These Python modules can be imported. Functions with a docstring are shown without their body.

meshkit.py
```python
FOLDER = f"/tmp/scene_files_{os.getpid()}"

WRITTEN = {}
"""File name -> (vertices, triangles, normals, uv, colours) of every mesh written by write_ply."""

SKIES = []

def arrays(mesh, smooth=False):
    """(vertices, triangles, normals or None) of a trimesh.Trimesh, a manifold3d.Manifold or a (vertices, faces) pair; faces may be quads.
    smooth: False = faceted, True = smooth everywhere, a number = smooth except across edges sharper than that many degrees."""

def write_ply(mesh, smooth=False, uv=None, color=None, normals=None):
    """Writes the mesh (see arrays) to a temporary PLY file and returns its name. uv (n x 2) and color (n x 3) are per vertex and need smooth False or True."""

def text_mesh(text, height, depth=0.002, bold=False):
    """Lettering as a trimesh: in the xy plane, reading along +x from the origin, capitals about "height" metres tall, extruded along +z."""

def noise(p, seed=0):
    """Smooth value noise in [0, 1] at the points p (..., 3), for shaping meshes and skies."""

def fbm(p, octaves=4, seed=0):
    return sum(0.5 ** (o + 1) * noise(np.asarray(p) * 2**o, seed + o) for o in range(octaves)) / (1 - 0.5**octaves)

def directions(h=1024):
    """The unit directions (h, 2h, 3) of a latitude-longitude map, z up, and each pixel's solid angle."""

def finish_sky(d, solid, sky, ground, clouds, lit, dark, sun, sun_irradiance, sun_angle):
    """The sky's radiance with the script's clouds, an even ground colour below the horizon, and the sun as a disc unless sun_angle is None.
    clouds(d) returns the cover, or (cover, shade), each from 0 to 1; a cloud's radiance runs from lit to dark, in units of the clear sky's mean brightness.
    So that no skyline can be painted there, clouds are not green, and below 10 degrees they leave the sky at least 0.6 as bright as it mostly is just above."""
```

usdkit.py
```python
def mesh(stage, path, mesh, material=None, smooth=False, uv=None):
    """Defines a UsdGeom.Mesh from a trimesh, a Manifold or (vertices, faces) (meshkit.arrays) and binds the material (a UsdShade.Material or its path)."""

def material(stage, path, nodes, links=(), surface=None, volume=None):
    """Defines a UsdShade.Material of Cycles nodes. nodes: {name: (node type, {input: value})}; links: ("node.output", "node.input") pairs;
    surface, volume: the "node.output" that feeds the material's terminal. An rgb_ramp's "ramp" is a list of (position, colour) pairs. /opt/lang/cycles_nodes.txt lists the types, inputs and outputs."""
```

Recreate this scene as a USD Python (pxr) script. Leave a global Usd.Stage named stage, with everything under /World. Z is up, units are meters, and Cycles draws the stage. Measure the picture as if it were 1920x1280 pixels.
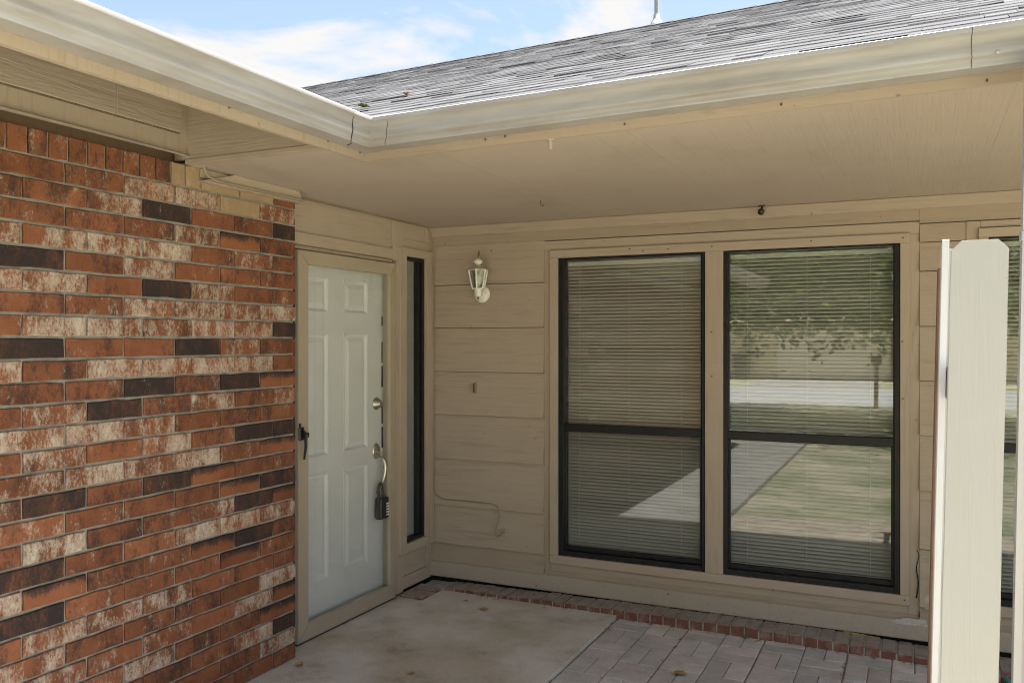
import math, random
import numpy as np, trimesh, manifold3d as m3, usdkit, meshkit
from shapely.geometry import Polygon, box as sbox
from shapely.ops import unary_union
from pxr import Usd, UsdGeom, UsdLux, UsdShade, Gf, Sdf

rng = random.Random(7)
nr = np.random.RandomState(7)
stage = Usd.Stage.CreateInMemory()
UsdGeom.SetStageUpAxis(stage, 'Z')
UsdGeom.SetStageMetersPerUnit(stage, 1.0)
UsdGeom.Xform.Define(stage, '/World')
UsdGeom.Scope.Define(stage, '/World/Looks')

# ------------------------------------------------------------------ camera, sky, sun, exposure
EXPOSURE = 2.97
SKY_STRENGTH = 0.05
SUN_INTENSITY = 1.25
TO_SUN = np.array([0.52, 0.37, 2.5]); TO_SUN /= np.linalg.norm(TO_SUN)
SUN_EL = math.asin(TO_SUN[2]); SUN_ROT = math.atan2(TO_SUN[0], TO_SUN[1])

CAM = np.array([2.8583, -5.0068, 1.6131])
YAW, PITCH, FPX = math.radians(25.2715), math.radians(-0.0592), 1609.59
FWD = np.array([-math.sin(YAW) * math.cos(PITCH), math.cos(YAW) * math.cos(PITCH), math.sin(PITCH)])
RGT = np.array([math.cos(YAW), math.sin(YAW), 0.0]); UPV = np.cross(RGT, FWD)
cam = UsdGeom.Camera.Define(stage, '/World/camera')
mtx = Gf.Matrix4d(*RGT, 0, *UPV, 0, *(-FWD), 0, *CAM, 1)
cam.AddTransformOp().Set(mtx)
cam.CreateHorizontalApertureAttr(36.0)
cam.CreateVerticalApertureAttr(36.0 * 682 / 1024)
cam.CreateFocalLengthAttr(36.0 * FPX / 1920)
cam.CreateClippingRangeAttr(Gf.Vec2f(0.05, 2000))
cam.CreateExposureAttr(EXPOSURE)


def mat(name, nodes, links=(), surface='p.BSDF', volume=None):
    return usdkit.material(stage, '/World/Looks/' + name, nodes, links, surface=surface, volume=volume)


sky_mat = mat('sky_air', {
    'sky': ('sky_texture', {'sky_type': 'single_scattering', 'sun_disc': False, 'sun_elevation': SUN_EL, 'sun_rotation': SUN_ROT, 'altitude': 300.0, 'air_density': 1.0, 'aerosol_density': 2.5, 'ozone_density': 1.0}),
    'tc': ('texture_coordinate', {}),
    'map': ('mapping', {'scale': (2.2, 2.2, 5.5), 'location': (0.35, 0.1, 0.2)}),
    'n': ('noise_texture', {'scale': 1.35, 'detail': 9, 'roughness': 0.55, 'distortion': 0.25}),
    'r': ('rgb_ramp', {'ramp': [(0.0, (0, 0, 0)), (0.495, (0, 0, 0)), (0.575, (1, 1, 1)), (1.0, (1, 1, 1))]}),
    'pale': ('mix', {'mix_type': 'mix', 'fac': 0.36, 'color2': (0.65, 0.6, 0.6)}),
    'mx': ('mix', {'mix_type': 'mix', 'color2': (2.45, 2.43, 2.4)}),
    'bg': ('background_shader', {'strength': SKY_STRENGTH}),
}, [('tc.generated', 'map.vector'), ('map.vector', 'n.vector'), ('n.fac', 'r.fac'), ('r.color', 'mx.fac'), ('sky.color', 'pale.color1'), ('pale.color', 'mx.color1'), ('mx.color', 'bg.color')], surface='bg.background')
dome = UsdLux.DomeLight.Define(stage, '/World/sky')
UsdShade.MaterialBindingAPI.Apply(dome.GetPrim()).Bind(sky_mat)
dome.GetPrim().SetCustomDataByKey('kind', 'structure')
dome.GetPrim().SetCustomDataByKey('label', 'pale blue daytime sky with soft white clouds')

sun = UsdLux.DistantLight.Define(stage, '/World/sun')
sun.CreateIntensityAttr(SUN_INTENSITY); sun.CreateAngleAttr(0.53); sun.CreateNormalizeAttr(True)
sun.CreateColorAttr(Gf.Vec3f(1.0, 0.978, 0.952))
zax = TO_SUN; xax = np.cross([0, 1, 0], zax); xax /= np.linalg.norm(xax); yax = np.cross(zax, xax)
sun.AddTransformOp().Set(Gf.Matrix4d(*xax, 0, *yax, 0, *zax, 0, 0, 0, 20, 1))

# ------------------------------------------------------------------ helpers
used = {}


def numbered(parent, name):
    k = (parent, name); n = used.get(k, 0); used[k] = n + 1
    return f'{parent}/{name}' if n == 0 else f'{parent}/{name}_{n:03d}'


class Thing:
    def __init__(s, path, loc): s.path, s.loc = path, np.array(loc, float)


def setcd(prim, label=None, cat=None, group=None, kind=None):
    for k, v in (('label', label), ('category', cat), ('group', group), ('kind', kind)):
        if v: prim.SetCustomDataByKey(k, v)


def thing(name, label, cat, loc=(0, 0, 0), group=None, kind=None):
    p = numbered('/World', name)
    x = UsdGeom.Xform.Define(stage, p)
    x.AddTranslateOp().Set(Gf.Vec3d(*map(float, loc)))
    setcd(x.GetPrim(), label, cat, group, kind)
    return Thing(p, loc)


def part(parent, name, mesh, m, label=None, kind=None, smooth=False, origin=None):
    """mesh is in world coordinates; origin (world) becomes the mesh's own origin."""
    v, f, n = meshkit.arrays(mesh, False)
    v = np.asarray(v, float)
    p = numbered(parent.path, name)
    o = np.array(origin if origin is not None else parent.loc, float)
    mm = usdkit.mesh(stage, p, (v - o, f), m, smooth=smooth)
    if origin is not None: mm.AddTranslateOp().Set(Gf.Vec3d(*map(float, o - parent.loc)))
    setcd(mm.GetPrim(), label, None, None, kind)
    return Thing(p, o)


def single(name, mesh, m, label, cat=None, kind=None, group=None, smooth=False):
    v, f, _ = meshkit.arrays(mesh, False); v = np.asarray(v, float)
    c = np.array([v[:, 0].mean(), v[:, 1].mean(), v[:, 2].min()])
    p = numbered('/World', name)
    mm = usdkit.mesh(stage, p, (v - c, f), m, smooth=smooth)
    mm.AddTranslateOp().Set(Gf.Vec3d(*map(float, c)))
    setcd(mm.GetPrim(), label, cat, group, kind)
    return Thing(p, c)


def bx(x0, x1, y0, y1, z0, z1, b=0.0015):
    """box with chamfered edges"""
    lo = np.array([min(x0, x1), min(y0, y1), min(z0, z1)], float); hi = np.array([max(x0, x1), max(y0, y1), max(z0, z1)], float)
    b = min(b, 0.45 * (hi - lo).min())
    if b <= 0:
        return trimesh.creation.box(bounds=[lo, hi])
    c, h = (lo + hi) / 2, (hi - lo) / 2
    pts = []
    for sx in (-1, 1):
        for sy in (-1, 1):
            for sz in (-1, 1):
                s = np.array([sx, sy, sz])
                for a in range(3):
                    e = h - b; e = e.copy(); e[a] = h[a]
                    pts.append(c + s * e)
    return trimesh.convex.convex_hull(np.array(pts))


def cat(*ms): return trimesh.util.concatenate([m for m in ms])


def tube(pts, r, n=8):
    pts = np.array(pts, float); out = []
    rs = np.full(len(pts), r) if np.ndim(r) == 0 else np.array(r)
    t = np.gradient(pts, axis=0); t /= np.linalg.norm(t, axis=1)[:, None] + 1e-12
    a = np.array([0, 0, 1.0]) if abs(t[0][2]) < 0.9 else np.array([1.0, 0, 0])
    V = []
    for i in range(len(pts)):
        s = np.cross(t[i], a); s /= np.linalg.norm(s) + 1e-12; u = np.cross(s, t[i]); a = u
        for k in range(n):
            q = 2 * math.pi * k / n
            V.append(pts[i] + rs[i] * (math.cos(q) * s + math.sin(q) * u))
    F = []
    for i in range(len(pts) - 1):
        for k in range(n):
            p0, p1 = i * n + k, i * n + (k + 1) % n
            F += [[p0, p1, p1 + n], [p0, p1 + n, p0 + n]]
    V.append(pts[0]); V.append(pts[-1])
    for k in range(n):
        F.append([len(V) - 2, (k + 1) % n, k]); F.append([len(V) - 1, (len(pts) - 1) * n + k, (len(pts) - 1) * n + (k + 1) % n])
    return trimesh.Trimesh(V, F, process=False)


def smooth_path(pts, n=40):
    from scipy.interpolate import PchipInterpolator
    pts = np.array(pts, float); s = np.r_[0, np.cumsum(np.linalg.norm(np.diff(pts, axis=0), axis=1))]
    return PchipInterpolator(s, pts, axis=0)(np.linspace(0, s[-1], n))


def lathe(profile, n=24, axis_at=(0, 0, 0)):
    m = trimesh.creation.revolve(np.array(profile, float), sections=n)
    m.apply_translation(axis_at); return m


def extr(poly, h, frame):
    """extrude a shapely polygon; frame = (origin, u, v, w)"""
    m = trimesh.creation.extrude_polygon(poly, h)
    o, u, v, w = map(lambda q: np.array(q, float), frame)
    P = np.asarray(m.vertices)
    Q = o + P[:, :1] * u + P[:, 1:2] * v + P[:, 2:3] * w
    f = m.faces if np.dot(np.cross(u, v), w) > 0 else m.faces[:, ::-1]
    return trimesh.Trimesh(Q, f, process=False)


def onB(x, z, y):      # carry a point measured on the plane y=0 along the line of sight to depth y
    k = (y - CAM[1]) / (0 - CAM[1])
    return CAM[0] + (x - CAM[0]) * k, CAM[2] + (z - CAM[2]) * k


def boardB(x0, x1, z0, z1, yf, yb, b=0.002):
    a, c = onB(x0, z0, yf); d, e = onB(x1, z1, yf)
    return bx(a, d, yf, yb, c, e, b)


def sight(px, py):
    return FWD + RGT * (px - 960) / FPX - UPV * (py - 640) / FPX


def at(px, py, x=None, y=None, z=None):
    r = sight(px, py); i = 0 if x is not None else 1 if y is not None else 2
    v = x if x is not None else y if y is not None else z
    return CAM + r * (v - CAM[i]) / r[i]


# ------------------------------------------------------------------ materials
def pos_nodes(scale, rot=None):
    return {'g': ('geometry', {}), 'm': ('mapping', {'scale': scale})}, [('g.position', 'm.vector')]


def painted_wood(name, color, scale, bump=0.35, rough=0.62, dirt=0.22, spots=True, gfac=0.75):
    r, g, b = color
    n, l = pos_nodes(scale)
    n |= {'grain': ('noise_texture', {'scale': 1.0, 'detail': 5, 'roughness': 0.62, 'distortion': 0.9}),
          'fine': ('noise_texture', {'scale': 3.1, 'detail': 3, 'roughness': 0.7}),
          'gr': ('rgb_ramp', {'ramp': [(0, (0.55, 0.55, 0.55)), (0.34, (0.82, 0.82, 0.82)), (0.45, (1, 1, 1)), (1, (1, 1, 1))]}),
          'big': ('noise_texture', {'scale': 1.7, 'detail': 5, 'roughness': 0.6}),
          'br': ('rgb_ramp', {'ramp': [(0, (1 - dirt, 1 - dirt * 1.05, 1 - dirt * 1.15)), (0.45, (0.97, 0.97, 0.96)), (1, (1.05, 1.05, 1.05))]}),
          'mul': ('mix', {'mix_type': 'multiply', 'fac': gfac, 'color1': color}),
          'mul2': ('mix', {'mix_type': 'multiply', 'fac': 1.0}),
          'spk': ('noise_texture', {'scale': 38.0, 'detail': 2, 'roughness': 0.5}),
          'spr': ('rgb_ramp', {'ramp': [(0, (0.45, 0.40, 0.34)), (0.235, (0.55, 0.5, 0.45)), (0.265, (1, 1, 1)), (1, (1, 1, 1))]}),
          'mul3': ('mix', {'mix_type': 'multiply', 'fac': 0.8 if spots else 0.0}),
          'add': ('math', {'math_type': 'multiply_add', 'value2': 0.35}),
          'bp': ('bump', {'strength': bump, 'distance': 0.006}),
          'p': ('principled_bsdf', {'roughness': rough, 'specular_ior_level': 0.35})}
    l += [('m.vector', 'grain.vector'), ('m.vector', 'fine.vector'), ('g.position', 'big.vector'), ('g.position', 'spk.vector'),
          ('grain.fac', 'gr.fac'), ('gr.color', 'mul.color2'), ('mul.color', 'mul2.color1'), ('big.fac', 'br.fac'), ('br.color', 'mul2.color2'),
          ('spk.fac', 'spr.fac'), ('mul2.color', 'mul3.color1'), ('spr.color', 'mul3.color2'),
          ('mul3.color', 'p.base_color'), ('fine.fac', 'add.value1'), ('grain.fac', 'add.value3'), ('add.value', 'bp.height'), ('bp.normal', 'p.normal')]
    return mat(name, n, l)


TAN = (0.395, 0.318, 0.252)
M = {}
M['siding'] = painted_wood('siding_paint', TAN, (2.2, 2.2, 46), bump=0.5)
M['siding_v'] = painted_wood('board_paint', (0.395, 0.318, 0.252), (44, 44, 2.2), bump=0.2)
M['trim_h'] = painted_wood('trim_paint', (0.40, 0.323, 0.257), (2.5, 2.5, 55), bump=0.2)
M['soffit'] = painted_wood('soffit_paint', (0.43, 0.358, 0.306), (95, 1.6, 3.0), bump=0.22, dirt=0.36, gfac=0.4)
M['frieze'] = painted_wood('frieze_paint', TAN, (2.6, 2.6, 34), bump=0.8)
M['base'] = painted_wood('baseboard_paint', (0.40, 0.335, 0.272), (60, 60, 60), bump=0.4, dirt=0.35)


def simple(name, color, rough=0.5, metal=0.0, noise=0.12, scale=14.0, bump=0.0, bscale=120.0, spec=0.5, **kw):
    n = {'g': ('geometry', {}), 'n': ('noise_texture', {'scale': scale, 'detail': 6, 'roughness': 0.6}),
         'r': ('rgb_ramp', {'ramp': [(0.2, tuple(c * (1 - noise * 1.6) for c in color)), (0.5, color), (0.8, tuple(min(1, c * (1 + noise)) for c in color))]}),
         'b': ('noise_texture', {'scale': bscale, 'detail': 4, 'roughness': 0.6}), 'bp': ('bump', {'strength': bump, 'distance': 0.004}),
         'p': ('principled_bsdf', {'roughness': rough, 'metallic': metal, 'specular_ior_level': spec, **kw})}
    l = [('g.position', 'n.vector'), ('g.position', 'b.vector'), ('n.fac', 'r.fac'), ('r.color', 'p.base_color')]
    if bump: l += [('b.fac', 'bp.height'), ('bp.normal', 'p.normal')]
    return mat(name, n, l)


M['storm'] = simple('storm_frame_paint', (0.375, 0.31, 0.235), 0.42, noise=0.05, scale=5, bump=0.04)
M['white_door'] = simple('white_door_paint', (0.68, 0.67, 0.665), 0.4, noise=0.05, scale=4, bump=0.05, bscale=60)
M['white_jamb'] = simple('white_jamb_paint', (0.68, 0.69, 0.67), 0.5, noise=0.12, scale=20, bump=0.15)
M['black_alu'] = simple('dark_bronze_aluminium', (0.012, 0.0115, 0.013), 0.42, noise=0.4, scale=30, spec=0.26)
M['black'] = simple('black_plastic', (0.015, 0.015, 0.016), 0.35, noise=0.2)
M['dark_gap'] = simple('dark_gap', (0.012, 0.011, 0.010), 0.95, noise=0.2)
M['nickel'] = simple('satin_nickel', (0.55, 0.5, 0.42), 0.32, metal=1.0, noise=0.1, scale=60)
M['lamp_white'] = simple('worn_white_enamel', (0.72, 0.70, 0.64), 0.45, noise=0.18, scale=40, bump=0.1)
M['lamp_cap'] = simple('rust_flecked_enamel', (0.46, 0.39, 0.31), 0.5, noise=0.55, scale=55, bump=0.1)
M['lamp_rust'] = simple('weathered_brass', (0.20, 0.12, 0.06), 0.5, metal=0.6, noise=0.5, scale=60)
M['fence_white'] = painted_wood('cream_fence_paint', (0.41, 0.396, 0.40), (40, 40, 1.3), bump=0.3, dirt=0.10, gfac=0.14)
M['fence_edge'] = painted_wood('whitewashed_cut_wood', (0.60, 0.60, 0.62), (60, 60, 1.5), bump=0.3, spots=False)
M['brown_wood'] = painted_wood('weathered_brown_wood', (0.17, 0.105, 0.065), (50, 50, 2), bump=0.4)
M['downspout'] = simple('white_downspout_metal', (0.42, 0.41, 0.41), 0.4, noise=0.04, scale=3)
M['blind'] = simple('vinyl_slat', (0.56, 0.54, 0.485), 0.4, noise=0.03, scale=5)
M['cord'] = simple('blind_cord', (0.7, 0.68, 0.62), 0.8)
M['cable'] = simple('painted_cable', (0.27, 0.215, 0.16), 0.55, noise=0.15)
M['rust'] = simple('rusty_iron', (0.13, 0.07, 0.04), 0.7, metal=0.4, noise=0.5, scale=80)
M['cloth'] = simple('grey_curtain', (0.26, 0.27, 0.27), 0.9, noise=0.1, scale=8)
M['line_shade'] = simple('brown_line_shade', (0.13, 0.10, 0.07), 0.9, noise=0.3)
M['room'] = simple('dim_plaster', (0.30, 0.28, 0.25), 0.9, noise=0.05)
M['hose'] = simple('turquoise_hose', (0.05, 0.42, 0.36), 0.45, noise=0.05)
M['leaf_dry'] = simple('dry_leaf', (0.42, 0.25, 0.10), 0.7, noise=0.35, scale=50)
M['leaf_green'] = simple('green_leaf', (0.17, 0.24, 0.04), 0.6, noise=0.3, scale=50)
M['pvc'] = simple('pale_vent_pipe', (0.26, 0.255, 0.24), 0.5, noise=0.06)
M['lead'] = simple('white_flashing', (0.34, 0.34, 0.335), 0.5, noise=0.06)

# gutter: white enamel with tan dirt clinging in streaks
gn, gl = pos_nodes((3.0, 3.0, 30.0))
gn |= {'n': ('noise_texture', {'scale': 1.0, 'detail': 6, 'roughness': 0.6}),
       'n2': ('noise_texture', {'scale': 2.2, 'detail': 5, 'roughness': 0.6}),
       'r': ('rgb_ramp', {'ramp': [(0.3, (0.26, 0.235, 0.215)), (0.5, (0.31, 0.296, 0.292)), (0.72, (0.35, 0.345, 0.35))]}),
       'r2': ('rgb_ramp', {'ramp': [(0.3, (0.82, 0.78, 0.72)), (0.6, (1, 1, 1))]}),
       'mx': ('mix', {'mix_type': 'multiply', 'fac': 0.35}),
       'p': ('principled_bsdf', {'roughness': 0.4, 'specular_ior_level': 0.4})}
gl += [('m.vector', 'n.vector'), ('g.position', 'n2.vector'), ('n.fac', 'r.fac'), ('n2.fac', 'r2.fac'), ('r.color', 'mx.color1'), ('r2.color', 'mx.color2'), ('mx.color', 'p.base_color')]
M['gutter'] = mat('gutter_enamel', gn, gl)


def brick_mat(name, white, dark, topband=False, paint=0.0, base=(0.21, 0.078, 0.038)):
    """white / dark: how much of the face is lime-smeared or burnt, as noise thresholds"""
    n = {'tc': ('texture_coordinate', {}), 'oi': ('object_info', {}), 'g': ('geometry', {}),
         'off': ('combine_xyz', {}), 'o1': ('math', {'math_type': 'multiply', 'value2': 37.0}), 'o2': ('math', {'math_type': 'multiply', 'value2': 91.0}),
         'add': ('mix', {'mix_type': 'add', 'fac': 1.0}),
         'ms': ('mapping', {'scale': (1.0, 1.0, 0.55)}), 'mf': ('mapping', {'scale': (1, 1, 1)}),
         'nw': ('noise_texture', {'scale': 13.0, 'detail': 9, 'roughness': 0.72}),
         'nd': ('noise_texture', {'scale': 12.0, 'detail': 9, 'roughness': 0.7}),
         'nb': ('noise_texture', {'scale': 6.0, 'detail': 5, 'roughness': 0.6}),
         'nf': ('noise_texture', {'scale': 160.0, 'detail': 4, 'roughness': 0.6}),
         'sep': ('separate_xyz', {}), 'nx': ('noise_texture', {'scale': 105.0, 'detail': 5, 'roughness': 0.8}),
         'wa': ('math', {'math_type': 'multiply_add', 'value2': 0.7, 'value3': -0.35}), 'wb': ('math', {'math_type': 'add'}), 'db': ('math', {'math_type': 'add'}),
         'rb': ('rgb_ramp', {'ramp': [(0.25, tuple(c * k for c, k in zip(base, (0.72, 0.66, 0.66)))), (0.5, base), (0.75, tuple(c * k for c, k in zip(base, (1.22, 1.28, 1.3))))]}),
         'rv': ('map_range', {'to_min': 0.78, 'to_max': 1.14}), 'cv': ('combine_xyz', {}),
         'mv': ('mix', {'mix_type': 'multiply', 'fac': 1.0}),
         'rw': ('rgb_ramp', {'ramp': [(0, (0, 0, 0)), (max(white - 0.07, 0), (0, 0, 0)), (min(white + 0.06, 0.97), (0.5, 0.5, 0.5)), (min(white + 0.24, 0.99), (0.95, 0.95, 0.95)), (1, (1, 1, 1))]}),
         'rd': ('rgb_ramp', {'ramp': [(0, (0, 0, 0)), (max(dark - 0.09, 0), (0, 0, 0)), (min(dark + 0.07, 0.97), (0.66, 0.66, 0.66)), (min(dark + 0.26, 0.99), (0.96, 0.96, 0.96)), (1, (1, 1, 1))]}),
         'md': ('mix', {'mix_type': 'mix', 'color2': (0.026, 0.021, 0.022)}),
         'mw': ('mix', {'mix_type': 'mix', 'color2': (0.52, 0.455, 0.375)}),
         'mp': ('mix', {'mix_type': 'mix', 'fac': paint, 'color2': (0.36, 0.275, 0.17)}),
         'bh': ('math', {'math_type': 'multiply_add', 'value2': 0.5}),
         'bp': ('bump', {'strength': 0.5, 'distance': 0.004}),
         'p': ('principled_bsdf', {'roughness': 0.85, 'specular_ior_level': 0.25})}
    l = [('oi.random', 'o1.value1'), ('oi.random', 'o2.value1'), ('o1.value', 'off.x'), ('o2.value', 'off.y'),
         ('g.position', 'add.color1'), ('off.vector', 'add.color2'), ('add.color', 'ms.vector'), ('add.color', 'mf.vector'),
         ('ms.vector', 'nw.vector'), ('ms.vector', 'nd.vector'), ('mf.vector', 'nb.vector'), ('mf.vector', 'nf.vector'),
         ('ms.vector', 'nx.vector'), ('nx.fac', 'wa.value1'), ('wa.value', 'wb.value1'), ('nw.fac', 'wb.value2'), ('wa.value', 'db.value1'), ('nd.fac', 'db.value2'), ('nb.fac', 'rb.fac'), ('oi.random', 'rv.value'), ('rv.result', 'cv.x'), ('rv.result', 'cv.y'), ('rv.result', 'cv.z'),
         ('rb.color', 'mv.color1'), ('cv.vector', 'mv.color2'), ('mv.color', 'md.color1'),
         ('md.color', 'mw.color1'), ('wb.value', 'rw.fac'), ('rw.color', 'mw.fac'), ('mw.color', 'mp.color1'), ('mp.color', 'p.base_color'),
         ('nf.fac', 'bh.value1'), ('nd.fac', 'bh.value3'), ('bh.value', 'bp.height'), ('bp.normal', 'p.normal')]
    if topband:
        n['tb'] = ('math', {'math_type': 'multiply_add', 'value2': 11.0})
        l += [('tc.object', 'sep.vector'), ('sep.z', 'tb.value1'), ('db.value', 'tb.value3'), ('tb.value', 'rd.fac')]
    else:
        l += [('db.value', 'rd.fac')]
    l += [('rd.color', 'md.fac')]
    return mat(name, n, l)


BR = {'r': brick_mat('red_brick', 0.66, 0.575), 'v': brick_mat('brick_partly_limed', 0.535, 0.58),
      'w': brick_mat('brick_heavily_limed', 0.475, 0.63), 'd': brick_mat('burnt_brick', 0.72, 0.30),
      'b': brick_mat('brick_blotched_dark', 0.66, 0.51), 't': brick_mat('brick_dark_top', 0.70, 0.60, topband=True),
      'p': brick_mat('brick_paint_overspray', 0.60, 0.62, paint=0.7)}
M['pale_mortar'] = simple('pale_mortar', (0.36, 0.335, 0.31), 0.95, noise=0.3, scale=20, bump=0.5, bscale=70)
M['mortar'] = simple('mortar', (0.29, 0.27, 0.24), 0.95, noise=0.3, scale=16, bump=0.6, bscale=70, spec=0.2)

# dusty border bricks: red on the faces, grey dust settled on the up-facing tops
n_ = {'g': ('geometry', {}), 'oi': ('object_info', {}), 's': ('separate_xyz', {}), 'nb': ('noise_texture', {'scale': 16.0, 'detail': 6, 'roughness': 0.65}),
      'rb': ('rgb_ramp', {'ramp': [(0.25, (0.13, 0.06, 0.045)), (0.5, (0.20, 0.085, 0.06)), (0.72, (0.31, 0.235, 0.205))]}),
      'mx': ('mix', {'mix_type': 'mix', 'color2': (0.33, 0.29, 0.265)}), 'f': ('math', {'math_type': 'multiply', 'value2': 0.0}),
      'f2': ('math', {'math_type': 'multiply'}), 'rr': ('rgb_ramp', {'ramp': [(0.28, (0.35, 0.35, 0.35)), (0.52, (1, 1, 1))]}),
      'bp': ('bump', {'strength': 0.5, 'distance': 0.004}), 'p': ('principled_bsdf', {'roughness': 0.9, 'specular_ior_level': 0.2})}
n_['f'] = ('clamp', {'min': 0.0, 'max': 0.95})
M['border'] = mat('dusty_border_brick', n_, [('g.position', 'nb.vector'), ('nb.fac', 'rb.fac'), ('rb.color', 'mx.color1'), ('g.normal', 's.vector'), ('s.z', 'f.value'), ('nb.fac', 'rr.fac'),
                                        ('f.result', 'f2.value1'), ('rr.color', 'f2.value2'), ('f2.value', 'mx.fac'), ('mx.color', 'p.base_color'), ('nb.fac', 'bp.height'), ('bp.normal', 'p.normal')])

# concrete
n_ = {'g': ('geometry', {}), 'a': ('noise_texture', {'scale': 1.25, 'detail': 6, 'roughness': 0.6, 'distortion': 0.4}), 'b': ('noise_texture', {'scale': 3.1, 'detail': 7, 'roughness': 0.66}),
      'c': ('noise_texture', {'scale': 90.0, 'detail': 5, 'roughness': 0.7}), 'd': ('noise_texture', {'scale': 14.0, 'detail': 6, 'roughness': 0.7}),
      'ra': ('rgb_ramp', {'ramp': [(0.32, (0.46, 0.395, 0.315)), (0.44, (0.55, 0.505, 0.445)), (0.54, (0.62, 0.595, 0.56)), (0.75, (0.66, 0.65, 0.63))]}),
      'rb': ('rgb_ramp', {'ramp': [(0.3, (0.55, 0.48, 0.40)), (0.44, (0.88, 0.85, 0.81)), (0.58, (1, 1, 1))]}),
      'rc': ('rgb_ramp', {'ramp': [(0.25, (0.7, 0.68, 0.66)), (0.5, (1, 1, 1)), (0.8, (1.1, 1.1, 1.1))]}),
      'rd': ('rgb_ramp', {'ramp': [(0.24, (0.45, 0.40, 0.34)), (0.33, (1, 1, 1))]}),
      'm1': ('mix', {'mix_type': 'multiply', 'fac': 0.9}), 'm2': ('mix', {'mix_type': 'multiply', 'fac': 0.8}), 'm3': ('mix', {'mix_type': 'multiply', 'fac': 0.7}),
      'bp': ('bump', {'strength': 0.25, 'distance': 0.003}), 'p': ('principled_bsdf', {'roughness': 0.85, 'specular_ior_level': 0.25})}
M['concrete'] = mat('stained_concrete', n_, [('g.position', k + '.vector') for k in 'abcd'] + [('a.fac', 'ra.fac'), ('b.fac', 'rb.fac'), ('c.fac', 'rc.fac'), ('d.fac', 'rd.fac'), ('ra.color', 'm1.color1'), ('rb.color', 'm1.color2'),
                                         ('m1.color', 'm2.color1'), ('rc.color', 'm2.color2'), ('m2.color', 'm3.color1'), ('rd.color', 'm3.color2'), ('m3.color', 'p.base_color'), ('c.fac', 'bp.height'), ('bp.normal', 'p.normal')])


def paver_mat(name, c):
    return mat(name, {'g': ('geometry', {}), 'oi': ('object_info', {}), 'n': ('noise_texture', {'scale': 7.0, 'detail': 7, 'roughness': 0.65}), 'n2': ('noise_texture', {'scale': 120.0, 'detail': 4, 'roughness': 0.7}),
                      'r': ('rgb_ramp', {'ramp': [(0.25, tuple(x * 0.72 for x in c)), (0.5, c), (0.78, tuple(x * 1.2 for x in c))]}),
                      'rv': ('map_range', {'to_min': 0.84, 'to_max': 1.12}), 'cv': ('combine_xyz', {}), 'mv': ('mix', {'mix_type': 'multiply', 'fac': 1.0}),
                      'r2': ('rgb_ramp', {'ramp': [(0.25, (0.72, 0.72, 0.72)), (0.55, (1, 1, 1)), (0.8, (1.15, 1.15, 1.15))]}), 'm2': ('mix', {'mix_type': 'multiply', 'fac': 0.8}),
                      'bp': ('bump', {'strength': 0.45, 'distance': 0.003}), 'p': ('principled_bsdf', {'roughness': 0.9, 'specular_ior_level': 0.2})},
               [('g.position', 'n.vector'), ('g.position', 'n2.vector'), ('n.fac', 'r.fac'), ('oi.random', 'rv.value'), ('rv.result', 'cv.x'), ('rv.result', 'cv.y'), ('rv.result', 'cv.z'),
                ('r.color', 'mv.color1'), ('cv.vector', 'mv.color2'), ('mv.color', 'm2.color1'), ('n2.fac', 'r2.fac'), ('r2.color', 'm2.color2'), ('m2.color', 'p.base_color'), ('n2.fac', 'bp.height'), ('bp.normal', 'p.normal')])


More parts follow.
